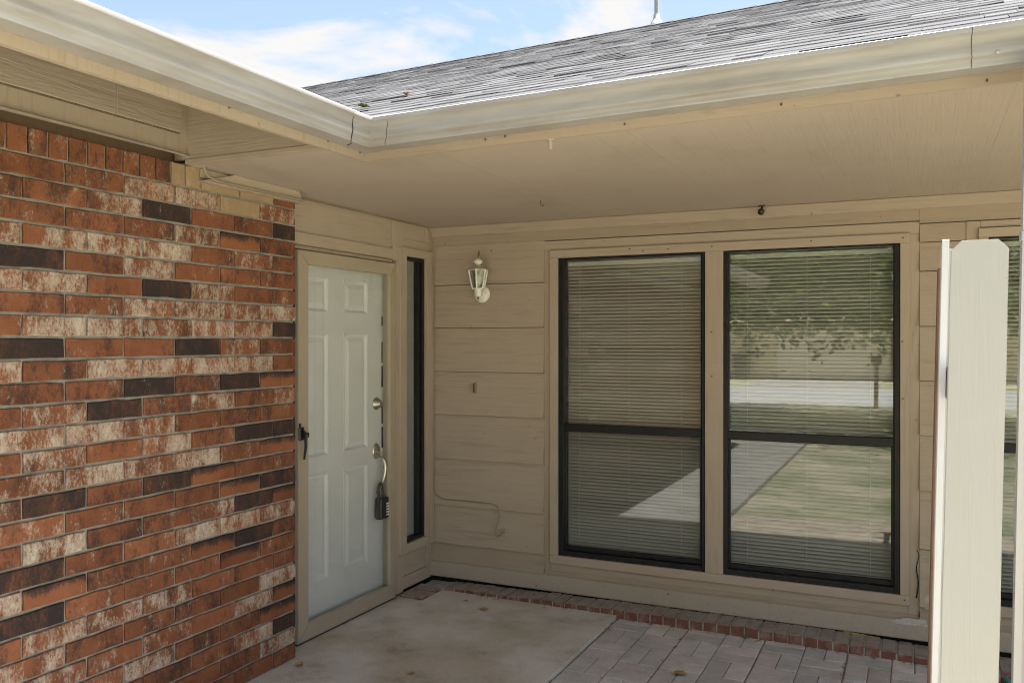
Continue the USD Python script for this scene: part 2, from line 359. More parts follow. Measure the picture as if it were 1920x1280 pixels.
PV = [paver_mat('paver_grey_pink', (0.57, 0.53, 0.525)), paver_mat('paver_grey', (0.55, 0.53, 0.53)), paver_mat('paver_rose', (0.57, 0.515, 0.505))]
M['sand'] = simple('joint_sand', (0.24, 0.20, 0.165), 0.95, noise=0.4, scale=30)


def shingle_mat(name, c):
    return mat(name, {'g': ('geometry', {}), 'oi': ('object_info', {}), 'n': ('noise_texture', {'scale': 380.0, 'detail': 2, 'roughness': 0.6}), 'n2': ('noise_texture', {'scale': 3.0, 'detail': 5, 'roughness': 0.6}),
                      'r': ('rgb_ramp', {'ramp': [(0.3, tuple(x * 0.45 for x in c)), (0.5, c), (0.68, tuple(min(0.9, x * 1.6) for x in c))]}),
                      'r2': ('rgb_ramp', {'ramp': [(0.3, (0.78, 0.77, 0.76)), (0.7, (1.15, 1.15, 1.15))]}), 'mv': ('mix', {'mix_type': 'multiply', 'fac': 1.0}),
                      'bp': ('bump', {'strength': 0.5, 'distance': 0.002}), 'p': ('principled_bsdf', {'roughness': 0.95, 'specular_ior_level': 0.04})},
               [('g.position', 'n.vector'), ('g.position', 'n2.vector'), ('n.fac', 'r.fac'), ('n2.fac', 'r2.fac'), ('r.color', 'mv.color1'), ('r2.color', 'mv.color2'), ('mv.color', 'p.base_color'), ('n.fac', 'bp.height'), ('bp.normal', 'p.normal')])


SH = [shingle_mat('shingle_pale_grey', (0.066, 0.066, 0.068)), shingle_mat('shingle_grey', (0.058, 0.058, 0.060)), shingle_mat('shingle_slate', (0.048, 0.048, 0.050))]

# window pane: sunlight passes, the rest mirrors
def pane_mat(name, f0, wav, tint=(0.96, 0.97, 0.965), wscale=2.2):
    """each face of the pane mirrors by Schlick's law and lets the rest straight through"""
    return mat(name, {'lw': ('layer_weight', {'blend': 0.5}), 'pw': ('math', {'math_type': 'power', 'value2': 5.0}), 'f': ('math', {'math_type': 'multiply_add', 'value2': 1 - f0, 'value3': f0, 'use_clamp': True}),
                      't': ('transparent_bsdf', {'color': tint}), 's': ('glossy_bsdf', {'color': (0.95, 0.97, 0.96), 'roughness': 0.012}),
                      'g': ('geometry', {}), 'mp': ('mapping', {'scale': (1.0, 1.0, 0.5)}), 'n': ('noise_texture', {'scale': wscale, 'detail': 2, 'roughness': 0.4}), 'bp': ('bump', {'strength': wav, 'distance': 0.02}), 'x': ('mix_closure', {})},
               [('lw.facing', 'pw.value1'), ('pw.value', 'f.value1'), ('g.position', 'mp.vector'), ('mp.vector', 'n.vector'), ('n.fac', 'bp.height'), ('bp.normal', 's.normal'), ('f.value', 'x.fac'), ('t.BSDF', 'x.closure1'), ('s.BSDF', 'x.closure2')], surface='x.closure')


M['pane'] = pane_mat('window_glass', 0.075, 0.02)
M['lower_pane'] = pane_mat('lower_window_glass', 0.04, 0.025, (0.86, 0.87, 0.875))
M['storm_pane'] = pane_mat('storm_glass', 0.03, 0.02)
M['lamp_pane'] = pane_mat('lamp_glass', 0.09, 0.1, (0.66, 0.67, 0.65), 60)

# ------------------------------------------------------------------ geometry constants
XD = -0.094               # entry wall plane
ZC = 2.371                # porch ceiling
H, Z0 = 0.0813, 2.2764    # brick course, bed joint under the soldier course
FX = 0.745                # left fascia face
SK = -0.048               # the porch eave runs very slightly askew


def ey(x): return -1.991 + SK * (x - FX)    # face of the porch fascia


# ------------------------------------------------------------------ ground
gm = mat('lawn_grass', {'g': ('geometry', {}), 'n': ('noise_texture', {'scale': 0.9, 'detail': 10, 'roughness': 0.8}), 'n2': ('noise_texture', {'scale': 16.0, 'detail': 5, 'roughness': 0.7}),
                        'r': ('rgb_ramp', {'ramp': [(0.34, (0.42, 0.36, 0.29)), (0.46, (0.27, 0.245, 0.18)), (0.56, (0.14, 0.155, 0.085)), (0.75, (0.10, 0.13, 0.06))]}),
                        'r2': ('rgb_ramp', {'ramp': [(0.3, (0.5, 0.5, 0.5)), (0.6, (1.2, 1.2, 1.1))]}), 'm': ('mix', {'mix_type': 'multiply', 'fac': 1.0}),
                        'bp': ('bump', {'strength': 0.8, 'distance': 0.03}), 'p': ('principled_bsdf', {'roughness': 0.9, 'specular_ior_level': 0.2})},
         [('g.position', 'n.vector'), ('g.position', 'n2.vector'), ('n.fac', 'r.fac'), ('n2.fac', 'r2.fac'), ('r.color', 'm.color1'), ('r2.color', 'm.color2'), ('m.color', 'p.base_color'), ('n2.fac', 'bp.height'), ('bp.normal', 'p.normal')])


def sheet(x0, x1, y0, y1, z, n=1):
    v = [[x0, y0, z], [x1, y0, z], [x1, y1, z], [x0, y1, z]]
    return trimesh.Trimesh(v, [[0, 1, 2], [0, 2, 3]], process=False)


single('lawn', sheet(-400, 400, -400, 400, -0.06), gm, 'patchy green and straw coloured lawn in front of the house', kind='structure')
M['soil'] = simple('bare_soil', (0.27, 0.22, 0.17), 0.95, noise=0.6, scale=11, bump=0.8, bscale=40)
single('soil_bed', cat(sheet(2.97, 6.0, -2.36, -0.02, -0.052), sheet(1.27, 6.0, -3.3, -2.36, -0.052)), M['soil'], 'bare dry soil with litter beside the paved patio', kind='structure')
# porch slab and the walkway that continues it: one concrete sheet with thickness and a rough right edge
edge = []
for i in range(46):
    y = -0.1 - i * 0.05
    edge.append((1.256 + 0.004 * min(1, -y) + 0.005 * meshkit.fbm(np.array([[y * 9.0, 0, 3.0]]))[0], y))
poly = Polygon([(XD - 0.03, -0.1), *edge, (edge[-1][0], -2.42), (XD - 0.03, -2.42)])
slab = extr(poly, 0.12, ((0, 0, -0.12), (1, 0, 0), (0, 1, 0), (0, 0, 1)))
single('concrete_slab', slab, M['concrete'], 'tan stained concrete porch slab and walkway before the front door', kind='structure')
M['dimmed_concrete'] = simple('dimmed_walk_concrete', (0.19, 0.18, 0.163), 0.9, noise=0.35, scale=3.0, bump=0.2)  # same concrete as the slab, colour darkened to dim its sunlit reflection
single('driveway', bx(-9, XD - 0.04, -18, -8.4, -0.1, -0.01, 0.0), M['dimmed_concrete'], 'pale concrete driveway beyond the garage wing', kind='structure')
single('walkway', bx(XD - 0.03, 1.27, -11.0, -2.432, -0.12, -0.003, 0.004), M['dimmed_concrete'], 'concrete walkway leading away from the porch slab, coloured darker to dim its sunlit reflection', kind='structure')
M['asphalt'] = simple('pale_street', (0.21, 0.207, 0.2), 0.9, noise=0.12, scale=2)
single('street', sheet(-60, 60, -27, -18.3, -0.05), M['asphalt'], 'pale sunlit concrete street', kind='structure')
single('driveway', sheet(-3.0, 1.6, -32.9, -27, -0.044), M['dimmed_concrete'], 'concrete driveway across the street', kind='structure')

# pavers: basketweave modules of two bricks each
pat = thing('paver_patio', 'grey pink basketweave brick paver patio beside the concrete slab', 'patio', (2.1, -1.0, -0.08), kind='structure')
part(pat, 'sand_bed', bx(1.25, 2.95, -2.35, -0.1, -0.075, -0.0235, 0.0), M['sand'])
PW, PL = 0.2085, 0.2275


def paver_mesh(x0, x1, y0, y1, z1):
    g = 0.0022
    m = bx(x0 + g, x1 - g, y0 + g, y1 - g, -0.07, z1, 0.0035)
    return m


for i in range(8):
    for j in range(10):
        x0 = 1.270 + i * PW; y1 = -0.132 - j * PL
        # widen the main seams every second module
        x0 += 0.0045 * (i // 2)
        dz = lambda: -0.018 + rng.uniform(-0.0025, 0.0025)
        x1, y0 = x0 + PW, y1 - PL
        if x0 > 2.9: continue
        if (i + j) % 2 == 0: cells = [(x0, x1, (y0 + y1) / 2, y1), (x0, x1, y0, (y0 + y1) / 2)]
        else: cells = [(x0, (x0 + x1) / 2, y0, y1), ((x0 + x1) / 2, x1, y0, y1)]
        for c in cells:
            m = paver_mesh(*c, dz())
            cc = m.bounds.mean(0)
            m.apply_transform(trimesh.transformations.rotation_matrix(rng.uniform(-0.006, 0.006), [0, 0, 1], cc))
            m.apply_transform(trimesh.transformations.rotation_matrix(rng.uniform(-0.006, 0.006), [1, 0, 0], cc))
            part(pat, 'paver', m, PV[rng.choice([0, 0, 1, 2])], origin=cc)

# ------------------------------------------------------------------ brick wall
bw = thing('brick_wall', 'old red brick wall with white and black smeared bricks, left of the front door', 'wall', (-0.05, -3.0, 0.0))
YE, LB = -1.530, 0.2615
part(bw, 'mortar', bx(-0.11, -0.0105, -8.2, YE - 0.006, -0.08, 2.371, 0.0), M['mortar'])
ROWS = {-1: 'rpp', 0: 'vpwvbr', 1: 'drrdvrb', 2: 'btvrbr', 3: 'rvrwwvv', 4: 'brrvrd', 5: 'rrvdrww', 6: 'wvwwbb', 7: 'dvwvwwr', 8: 'bvdrrd', 9: 'rwwwwbw', 10: 'tdbdbb',
        11: 'vbvbdvr', 12: 'rbrvww', 13: 'ddrwrvr', 14: 'trwvwv', 15: 'rrtdrdb', 16: 'dtrrrv', 17: 'tdvbbwb', 18: 'vwwrbd', 19: 'bdtrbtw', 20: 'rtrrrd', 21: 'rrrvvvr',
        22: 'wrbrrv', 23: 'twrvrvv', 24: 'trbwvv', 25: 'dwrbrvr', 26: 'wrrvrr', 27: 'rrrrvr'}


def brick_mesh(y0, y1, z0, z1, x1=0.0, x0=-0.09):
    """a brick with an uneven, slightly chipped outline and a chamfered face (faces +x)"""
    n, k = 4, 2
    P = [(y0 + (y1 - y0) * i / n, z0) for i in range(n)] + [(y1, z0 + (z1 - z0) * i / k) for i in range(k)] + [(y1 - (y1 - y0) * i / n, z1) for i in range(n)] + [(y0, z1 - (z1 - z0) * i / k) for i in range(k)]
    P = np.array(P) + nr.normal(0, 0.0011, (len(P), 2))
    c = P.mean(0); m = len(P)
    d = P - c; ch = np.sign(d) * np.minimum(np.abs(d), 0.0032) * nr.uniform(0.6, 1.5, (m, 1))
    Q = P - ch
    V = [(x1 - 0.0030 + nr.uniform(-.0006, .0006), *p) for p in P] + [(x1 + nr.uniform(-.0006, .0006), *q) for q in Q] + [(x0, *p) for p in P] + [(x1, *c)]
    F = []
    for i in range(m):
        j = (i + 1) % m
        F += [[i, j, m + j], [i, m + j, m + i], [m + i, m + j, 3 * m], [2 * m + i, 2 * m + j, j], [2 * m + i, j, i]]
    return trimesh.Trimesh(V, F, process=False)


rest = []
for k in range(-1, 28):
    zt, zb = Z0 - k * H - 0.0052, Z0 - (k + 1) * H + 0.0052
    if k == -1: zt, zb = Z0 + 0.055, Z0 + 0.0052
    off = -1.787 if k % 2 == 0 else -1.695
    ys = [YE] + [off - i * LB for i in range(26)]
    if k == -1: ys = [YE, -1.69, -1.925, -2.164]
    codes = ROWS.get(k, 'r')
    for i in range(len(ys) - 1):
        y1, y0 = ys[i], ys[i + 1]
        a = y1 - (0.0 if i == 0 else 0.0048); b = y0 + 0.0048
        m = brick_mesh(b, a, zb, zt, x1=rng.uniform(-0.001, 0.0015))
        if y1 < -3.35: rest.append(m); continue
        code = codes[i] if i < len(codes) else rng.choice('rrvb')
        cc = m.bounds.mean(0)
        part(bw, 'brick', m, BR[code], origin=cc)
part(bw, 'far_bricks', cat(*rest), BR['b'], kind='stuff')
sy = -2.172
i = 0
while sy > -3.5:
    w = 0.081
    m = brick_mesh(sy - w + 0.005, sy - 0.005 * (i > 0), Z0 + 0.0052, 2.372, x1=rng.uniform(0, 0.002))
    part(bw, 'soldier_brick', m, BR['p' if i < 2 else ('b' if i in (2, 9) else 'r')], origin=m.bounds.mean(0))
    sy -= w; i += 1
part(bw, 'caulk_line', bx(0.0065, 0.022, -8.2, -2.303, 2.4935, 2.4968, 0), M['line_shade'])  # thin dark strip added as the painted shade line under the frieze panels
# boards above the bricks
part(bw, 'shadow_strip', bx(-0.11, -0.078, -8.2, -2.165, 2.34, 2.43, 0.001), M['brown_wood'])  # recessed strip, its shade put in through the dark brown colour
part(bw, 'frieze_board', bx(-0.029, 0.006, -8.2, -2.24, 2.416, 2.74, 0.001), M['siding_v'])
for y0, y1 in ((-8.2, -4.6), (-4.598, -2.631), (-2.629, -2.302)):
    part(bw, 'frieze_panel', bx(0.0065, 0.03, y0, y1, 2.497, 2.74, 0.002), M['frieze'])
cove = extr(Polygon([(-2.175, 2.316), (-1.512, 2.318), (-1.535, 2.3695), (-1.99, 2.3695)]), 0.026, ((0.004, 0, 0), (0, 1, 0), (0, 0, 1), (1, 0, 0)))
part(bw, 'cover_board', cove, M['trim_h'])
part(bw, 'filler_board', bx(-0.06, 0.0035, -2.17, -1.5, 2.332, ZC - 0.001, 0.001), M['trim_h'])
part(bw, 'cover_lip', bx(0.0, 0.036, -2.18, -1.508, 2.309, 2.3155, 0.001), M['trim_h'])

# ------------------------------------------------------------------ entry wall round the door
ew = thing('entry_wall', 'tan painted board wall framing the recessed front door and sidelight', 'wall', (XD, -0.8, 0.0))


def boardA(y0, y1, z0, z1, xf, xb=-0.16, b=0.002): return bx(xf, xb, y0, y1, z0, z1, b)


part(ew, 'upper_panel', boardA(-1.62, -0.49, 2.188, ZC, XD - 0.014), M['siding'])
part(ew, 'header_board', boardA(-1.62, -0.49, 2.122, 2.187, XD), M['trim_h'])
part(ew, 'header_stop', boardA(-1.62, -0.455, 2.103, 2.121, XD - 0.03), M['trim_h'])
part(ew, 'post_board', boardA(-0.488, -0.372, 2.115, ZC, XD), M['siding_v'])
part(ew, 'post_board', boardA(-0.449, -0.372, 0.02, 2.114, XD), M['siding_v'])
part(ew, 'small_panel', boardA(-0.37, -0.085, 2.262, ZC, XD - 0.014), M['siding'])
part(ew, 'small_board', boardA(-0.37, -0.02, 2.2, 2.261, XD - 0.002), M['trim_h'])
part(ew, 'corner_board', boardA(-0.084, -0.016, 2.262, ZC, XD - 0.002), M['siding_v'])
part(ew, 'lower_panel', boardA(-0.355, -0.07, 0.11, 0.262, XD - 0.016), M['siding'])
part(ew, 'lower_board', boardA(-0.37, -0.018, 0.03, 0.109, XD - 0.004), M['trim_h'])
part(ew, 'corner_board', boardA(-0.069, -0.018, 0.11, 0.262, XD - 0.003), M['siding_v'])
part(ew, 'side_board', boardA(-0.3715, -0.3555, 0.11, 0.262, XD - 0.003), M['siding_v'])
part(ew, 'sheathing', cat(bx(-0.30, -0.165, -1.62, 0.15, 2.10, 2.8, 0), bx(-0.30, -0.165, -0.45, -0.36, -0.05, 2.1, 0), bx(-0.30, -0.165, -0.36, 0.1, -0.05, 0.31, 0), bx(-0.30, -0.165, -0.1, 0.1, 0.31, 2.1, 0), bx(-0.30, -0.112, -1.9, -1.4, -0.05, 2.1, 0)), M['dark_gap'])
part(ew, 'jamb', bx(-0.165, XD - 0.034, -0.5, -0.456, 0.01, 2.095, 0.001), M['siding_v'])
part(ew, 'threshold', bx(-0.30, XD - 0.03, -1.40, -0.45, -0.04, 0.004, 0.002), M['dark_gap'])
# sidelight
sl = thing('sidelight_window', 'narrow tall dark sidelight window right of the front door', 'window', (-0.08, -0.23, 0.26))
XT = -0.074


def ringA(y0, y1, z0, z1, w, xf, xb, b=0.002):
    return [bx(xf, xb, y0, y0 + w, z0, z1, b), bx(xf, xb, y1 - w, y1, z0, z1, b), bx(xf, xb, y0 + w + .0005, y1 - w - .0005, z1 - w, z1, b), bx(xf, xb, y0 + w + .0005, y1 - w - .0005, z0, z0 + w, b)]


part(sl, 'trim', bx(XT, -0.12, -0.431, -0.357, 0.262, 2.203, 0.002), M['siding_v'])
part(sl, 'trim', bx(XT, -0.12, -0.109, -0.018, 0.262, 2.203, 0.002), M['siding_v'])
part(sl, 'trim', bx(XT, -0.12, -0.3565, -0.1095, 2.151, 2.203, 0.002), M['trim_h'])
part(sl, 'trim', bx(XT, -0.12, -0.3565, -0.1095, 0.262, 0.321, 0.002), M['trim_h'])
for g in ringA(-0.3565, -0.1095, 0.3215, 2.1505, 0.022, -0.096, -0.15): part(sl, 'frame', g, M['black_alu'])
part(sl, 'frame', bx(-0.105, -0.15, -0.17, -0.158, 0.344, 2.128, 0.001), M['black_alu'])
part(sl, 'pane', bx(-0.122, -0.126, -0.3345, -0.1315, 0.344, 2.128, 0), M['pane'])
part(sl, 'inner_curtain', bx(-0.140, -0.142, -0.335, -0.172, 0.33, 2.14, 0), M['cloth'])

# storm door with mitred frame
sd = thing('storm_door', 'full-view storm door with tan aluminium frame and black pull handle', 'door', (XD, -0.92, 0.006))
YA, YB, ZA, ZB = -1.396, -0.456, 0.010, 2.094
ya, yb, za, zb = -1.308, -0.516, 0.098, 2.021
fr = ((XD - 0.032, 0, 0), (0, 1, 0), (0, 0, 1), (1, 0, 0))


def bevel_frame(pts):  # extrude with slight bevel towards the viewer
    p = Polygon(pts).buffer(-0.0006, join_style=2)
    a = extr(p, 0.030, fr)
    q = p.buffer(-0.0025, join_style=2)
    c = extr(q, 0.002, ((XD - 0.0021, 0, 0), (0, 1, 0), (0, 0, 1), (1, 0, 0)))
    return cat(a, c)


part(sd, 'stile', bevel_frame([(YA, ZA), (ya, za), (ya, zb), (YA, ZB)]), M['storm'])
part(sd, 'stile', bevel_frame([(YB, ZA), (yb, za), (yb, zb), (YB, ZB)]), M['storm'])
part(sd, 'rail', bevel_frame([(YA, ZB), (ya, zb), (yb, zb), (YB, ZB)]), M['storm'])
part(sd, 'rail', bevel_frame([(YA, ZA), (ya, za), (yb, za), (YB, ZA)]), M['storm'])
part(sd, 'pane', bx(XD - 0.020, XD - 0.024, ya - 0.008, yb + 0.008, za - 0.008, zb + 0.008, 0), M['storm_pane'])
hd = part(sd, 'handle', cat(bx(XD - 0.001, XD + 0.012, -1.395, -1.357, 1.085, 1.155, 0.004),
                            tube(smooth_path([(XD + 0.012, -1.376, 1.135), (XD + 0.035, -1.376, 1.115), (XD + 0.034, -1.374, 1.06), (XD + 0.024, -1.370, 1.01), (XD + 0.022, -1.372, 0.985)], 18), np.linspace(0.010, 0.006, 18), 8),
                            tube([(XD + 0.006, -1.385, 1.155), (XD + 0.006, -1.385, 1.175)], 0.006), bx(XD + 0.01, XD + 0.03, -1.36, -1.338, 1.10, 1.125, 0.003)), M['black'], smooth=30)
part(sd, 'lower_sweep', bx(XD - 0.03, XD - 0.006, YA, YB, 0.001, 0.0095, 0), M['black'])

# inner six-panel door
fd = thing('front_door', 'white six panel front door behind the storm door glass', 'door', (-0.19, -0.95, 0.02))
XI = -0.168


def frustum(y0, y1, z0, z1, i, xo, xi):
    P = [[xo, y0, z0], [xo, y1, z0], [xo, y1, z1], [xo, y0, z1], [xi, y0 + i, z0 + i], [xi, y1 - i, z0 + i], [xi, y1 - i, z1 - i], [xi, y0 + i, z1 - i]]
    return m3.Manifold.hull_points(np.array(P))


def M3box(x0, x1, y0, y1, z0, z1): return m3.Manifold.cube((x1 - x0, y1 - y0, z1 - z0)).translate((x0, y0, z0))


door = M3box(XI - 0.044, XI, -1.415, -0.506, 0.02, 2.10)
for (y0, y1) in ((-0.889, -0.662), (-1.274, -1.047)):
    for (z0, z1) in ((1.778, 1.963), (0.969, 1.65), (0.27, 0.862)):
        door -= frustum(y0, y1, z0, z1, 0.013, XI + 0.001, XI - 0.013)
        door += frustum(y0 + 0.018, y1 - 0.018, z0 + 0.018, z1 - 0.018, 0.026, XI - 0.0135, XI - 0.0015)
        a = M3box(XI - 0.002, XI + 0.0035, y0 - 0.012, y1 + 0.012, z0 - 0.012, z1 + 0.012) - M3box(XI - 0.01, XI + 0.01, y0 - 0.001, y1 + 0.001, z0 - 0.001, z1 + 0.001)
        door += a
dm = door.to_mesh()
part(fd, 'leaf', trimesh.Trimesh(dm.vert_properties[:, :3], dm.tri_verts, process=False), M['white_door'])
part(fd, 'jamb', bx(-0.215, -0.152, -0.4995, -0.462, 0.01, 2.11, 0.002), M['white_jamb'])
part(fd, 'jamb', bx(-0.215, -0.152, -1.46, -1.418, 0.01, 2.11, 0.002), M['white_jamb'])
part(fd, 'head_jamb', bx(-0.215, -0.152, -1.417, -0.5, 2.103, 2.13, 0.002), M['white_jamb'])
# worn weather strip: dark patches of the gap
ws = []
z = 0.5
while z < 1.95:
    l = rng.choice([0.015, 0.03, 0.06, 0.13]); ws.append(bx(XI - 0.02, XI + 0.004 + rng.uniform(0, 0.004), -0.5045 - rng.uniform(0, 0.003), -0.5002, z, z + l, 0)); z += l + rng.choice([0.008, 0.02, 0.1, 0.2])
part(fd, 'weather_strip', cat(*ws), M['dark_gap'])
db = lathe([(0, 0), (0.031, 0), (0.034, 0.004), (0.030, 0.012), (0.024, 0.018), (0.019, 0.030), (0.014, 0.036), (0, 0.037)], 28)
db.vertices *= 1.15; db.apply_transform(trimesh.transformations.rotation_matrix(math.pi / 2, [0, 1, 0])); db.apply_translation((XI, -0.568, 1.224))
part(fd, 'deadbolt', db, M['nickel'], smooth=35)
es = lathe([(0, 0), (0.036, 0), (0.039, 0.004), (0.034, 0.011), (0.012, 0.016), (0, 0.016)], 28)
es.apply_transform(trimesh.transformations.rotation_matrix(math.pi / 2, [0, 1, 0])); es.vertices[:, 2] *= 1.25; es.apply_translation((XI, -0.570, 0.932))
part(fd, 'escutcheon', es, M['nickel'], smooth=35)
gp = smooth_path([(XI + 0.010, -0.566, 0.90), (XI + 0.045, -0.556, 0.886), (XI + 0.060, -0.552, 0.83), (XI + 0.050, -0.556, 0.76), (XI + 0.025, -0.562, 0.70), (XI + 0.004, -0.565, 0.672)], 24)
part(fd, 'grip', tube(gp, np.interp(np.linspace(0, 1, 24), [0, .2, .6, 1], [.007, .009, .011, .007]), 10), M['nickel'], smooth=40)
part(fd, 'thumb_latch', bx(XI + 0.012, XI + 0.05, -0.578, -0.556, 0.921, 0.927, 0.002), M['nickel'])
# key box hanging on the grip
lb = thing('lock_box', 'black key lock box with white buttons hanging from the door grip', 'lock box', (XI + 0.04, -0.53, 0.52))
part(lb, 'case', bx(XI + 0.012, XI + 0.062, -0.600, -0.512, 0.515, 0.648, 0.008), M['black'])
sh = smooth_path([(XI + 0.038, -0.590, 0.645), (XI + 0.038, -0.592, 0.70), (XI + 0.038, -0.572, 0.735), (XI + 0.038, -0.550, 0.70), (XI + 0.038, -0.548, 0.645)], 24)
part(lb, 'shackle', tube(sh, 0.009, 10), M['black'], smooth=40)
for q in range(5):
    for s_ in (0, 1):
        part(lb, 'button', bx(XI + 0.0615, XI + 0.065, -0.545 + s_ * 0.015, -0.534 + s_ * 0.015, 0.535 + q * 0.017, 0.545 + q * 0.017, 0.001), M['lamp_white'])

# ------------------------------------------------------------------ siding wall with its window surrounds
sw = thing('siding_wall', 'tan lap siding wall with embossed wood grain under the porch ceiling', 'wall', (1.6, 0.03, 0.0))
XL, XR = -0.13, 4.6
# sheathing with window holes
W = [(0.815, 1.740, 0.276, 2.126), (1.846, 2.776, 0.276, 2.136), (3.19, 4.12, 0.276, 2.136)]
wall = sbox(XL - 0.2, -0.06, XR, 2.9)
for x0, x1, z0, z1 in W: wall = wall.difference(sbox(x0 - 0.004, z0 - 0.004, x1 + 0.004, z1 + 0.004))
part(sw, 'sheathing', extr(wall, 0.09, ((0, 0.022, 0), (1, 0, 0), (0, 0, 1), (0, 1, 0))), M['dark_gap'])


def lap(x0, x1, z0, z1, yb=-0.019, yt=-0.001, g=0.0034):
    a, c = onB(x0, z0, -0.01); d, e = onB(x1, z1, -0.01)
    P = np.array([(yb, c + g), (0.021, c + g), (0.021, e), (yt, e)])
    h = []
    for x in (a + 0.0006, d - 0.0006):
        for (y, z) in P: h.append((x, y, z))
    m = trimesh.convex.convex_hull(np.array(h))
    return m


for z0, z1 in ((1.98, 2.2605), (1.695, 1.98), (1.405, 1.695), (1.117, 1.405), (0.824, 1.117), (0.514, 0.824), (0.258, 0.514), (0.136, 0.258)):
    part(sw, 'plank', lap(-0.13, 0.7195, z0, z1), M['siding'])
part(sw, 'plank', lap(-0.13, 2.868, 2.2215 + 0.02, 2.308), M['siding'])
part(sw, 'plank', lap(2.868, 4.5, 2.2275, 2.308), M['siding'])
part(sw, 'frieze_board', boardB(-0.13, 4.5, 2.3085, 2.372, -0.016, 0.021), M['trim_h'])
part(sw, 'plank', lap(0.7205, 2.868, 0.120, 0.1655), M['siding'])
# flat backing board round the window pair
YK = -0.004
part(sw, 'backing_board', boardB(0.7205, 2.868, 2.178, 2.2405, YK, 0.021), M['trim_h'])
part(sw, 'backing_board', boardB(0.7205, 0.765, 0.167, 2.1775, YK, 0.021), M['siding_v'])
part(sw, 'backing_board', boardB(2.815, 2.868, 0.167, 2.1775, YK, 0.021), M['siding_v'])
part(sw, 'backing_board', boardB(0.7655, 2.8145, 0.167, 0.2145, YK, 0.021), M['trim_h'])
# baseboard
part(sw, 'baseboard', boardB(-0.13, 2.93, 0.030, 0.134, -0.028, 0.021, 0.006), M['base'])
part(sw, 'baseboard', boardB(2.9305, 4.5, 0.030, 0.134, -0.028, 0.021, 0.006), M['base'])
for z0, z1 in ((2.128, 2.2265), (1.976, 2.128), (1.686, 1.976), (1.40, 1.686), (1.112, 1.40), (0.82, 1.112), (0.515, 0.82), (0.21, 0.512), (0.136, 0.207)):
    part(sw, 'plank', lap(2.869, 3.0845, z0, z1), M['siding'])
part(sw, 'backing_board', boardB(3.0855, 3.15, 0.167, 2.2265, YK, 0.021), M['siding_v'])
part(sw, 'backing_board', boardB(3.1505, 4.5, 2.192, 2.2265, YK, 0.021), M['trim_h'])
part(sw, 'backing_board', boardB(3.1505, 4.5, 0.167, 0.2145, YK, 0.021), M['trim_h'])
part(sw, 'plank', lap(3.0855, 4.5, 0.136, 0.1655), M['siding'])
# proud trim
YT = -0.024
for (x0, x1, z0, z1, m_) in ((0.757, 2.822, 2.132, 2.182, 'trim_h'), (0.757, 2.822, 0.209, 0.262, 'trim_h'), (0.757, 0.812, 0.2625, 2.1315, 'siding_v'), (1.739, 1.842, 0.2625, 2.1315, 'siding_v'), (2.776, 2.822, 0.2625, 2.1315, 'siding_v'),
                             (3.143, 4.2, 2.142, 2.19, 'trim_h'), (3.143, 4.2, 0.209, 0.262, 'trim_h'), (3.143, 3.188, 0.2625, 2.1415, 'siding_v'), (4.125, 4.2, 0.2625, 2.1415, 'siding_v')):
    part(sw, 'window_trim', boardB(x0, x1, z0, z1, YT, -0.0035), M[m_])
# nail heads
nails = [at(1357 + 36, 0, y=0)]
for px, py in ((1181, 467), (1206, 470), (1253, 467), (1335, 462), (1521, 452), (1693, 446), (1334, 622), (1693, 747), (1696, 1124), (1450, 1105), (1007, 1097), (1253, 1112), (1335, 705), (1692, 640), (922, 470)):
    p = at(px, py, y=-0.02)
    m = trimesh.creation.cylinder(0.0045, 0.004, sections=8); m.apply_transform(trimesh.transformations.rotation_matrix(math.pi / 2, [1, 0, 0]))
    m.apply_translation(p + np.array([0, -0.005 if py < 1090 or px > 1400 else -0.011, 0])); part(sw, 'nail_head', m, M['rust'])


# ------------------------------------------------------------------ windows and blinds
def slat_mesh(x0, x1, yc, zc, tilt, w=0.025):
    ss = np.linspace(-0.5, 0.5, 5); P = []
    for x in (x0, x1):
        for s in ss:
            u = s * w; h = 0.0022 * (1 - (2 * s) ** 2)
            P.append((x, yc + u * math.cos(tilt) - h * math.sin(tilt), zc + u * math.sin(tilt) + h * math.cos(tilt)))
    F = []
    for k in range(4): F += [[k, k + 1, k + 6], [k, k + 6, k + 5]]
    return trimesh.Trimesh(P, F, process=False)


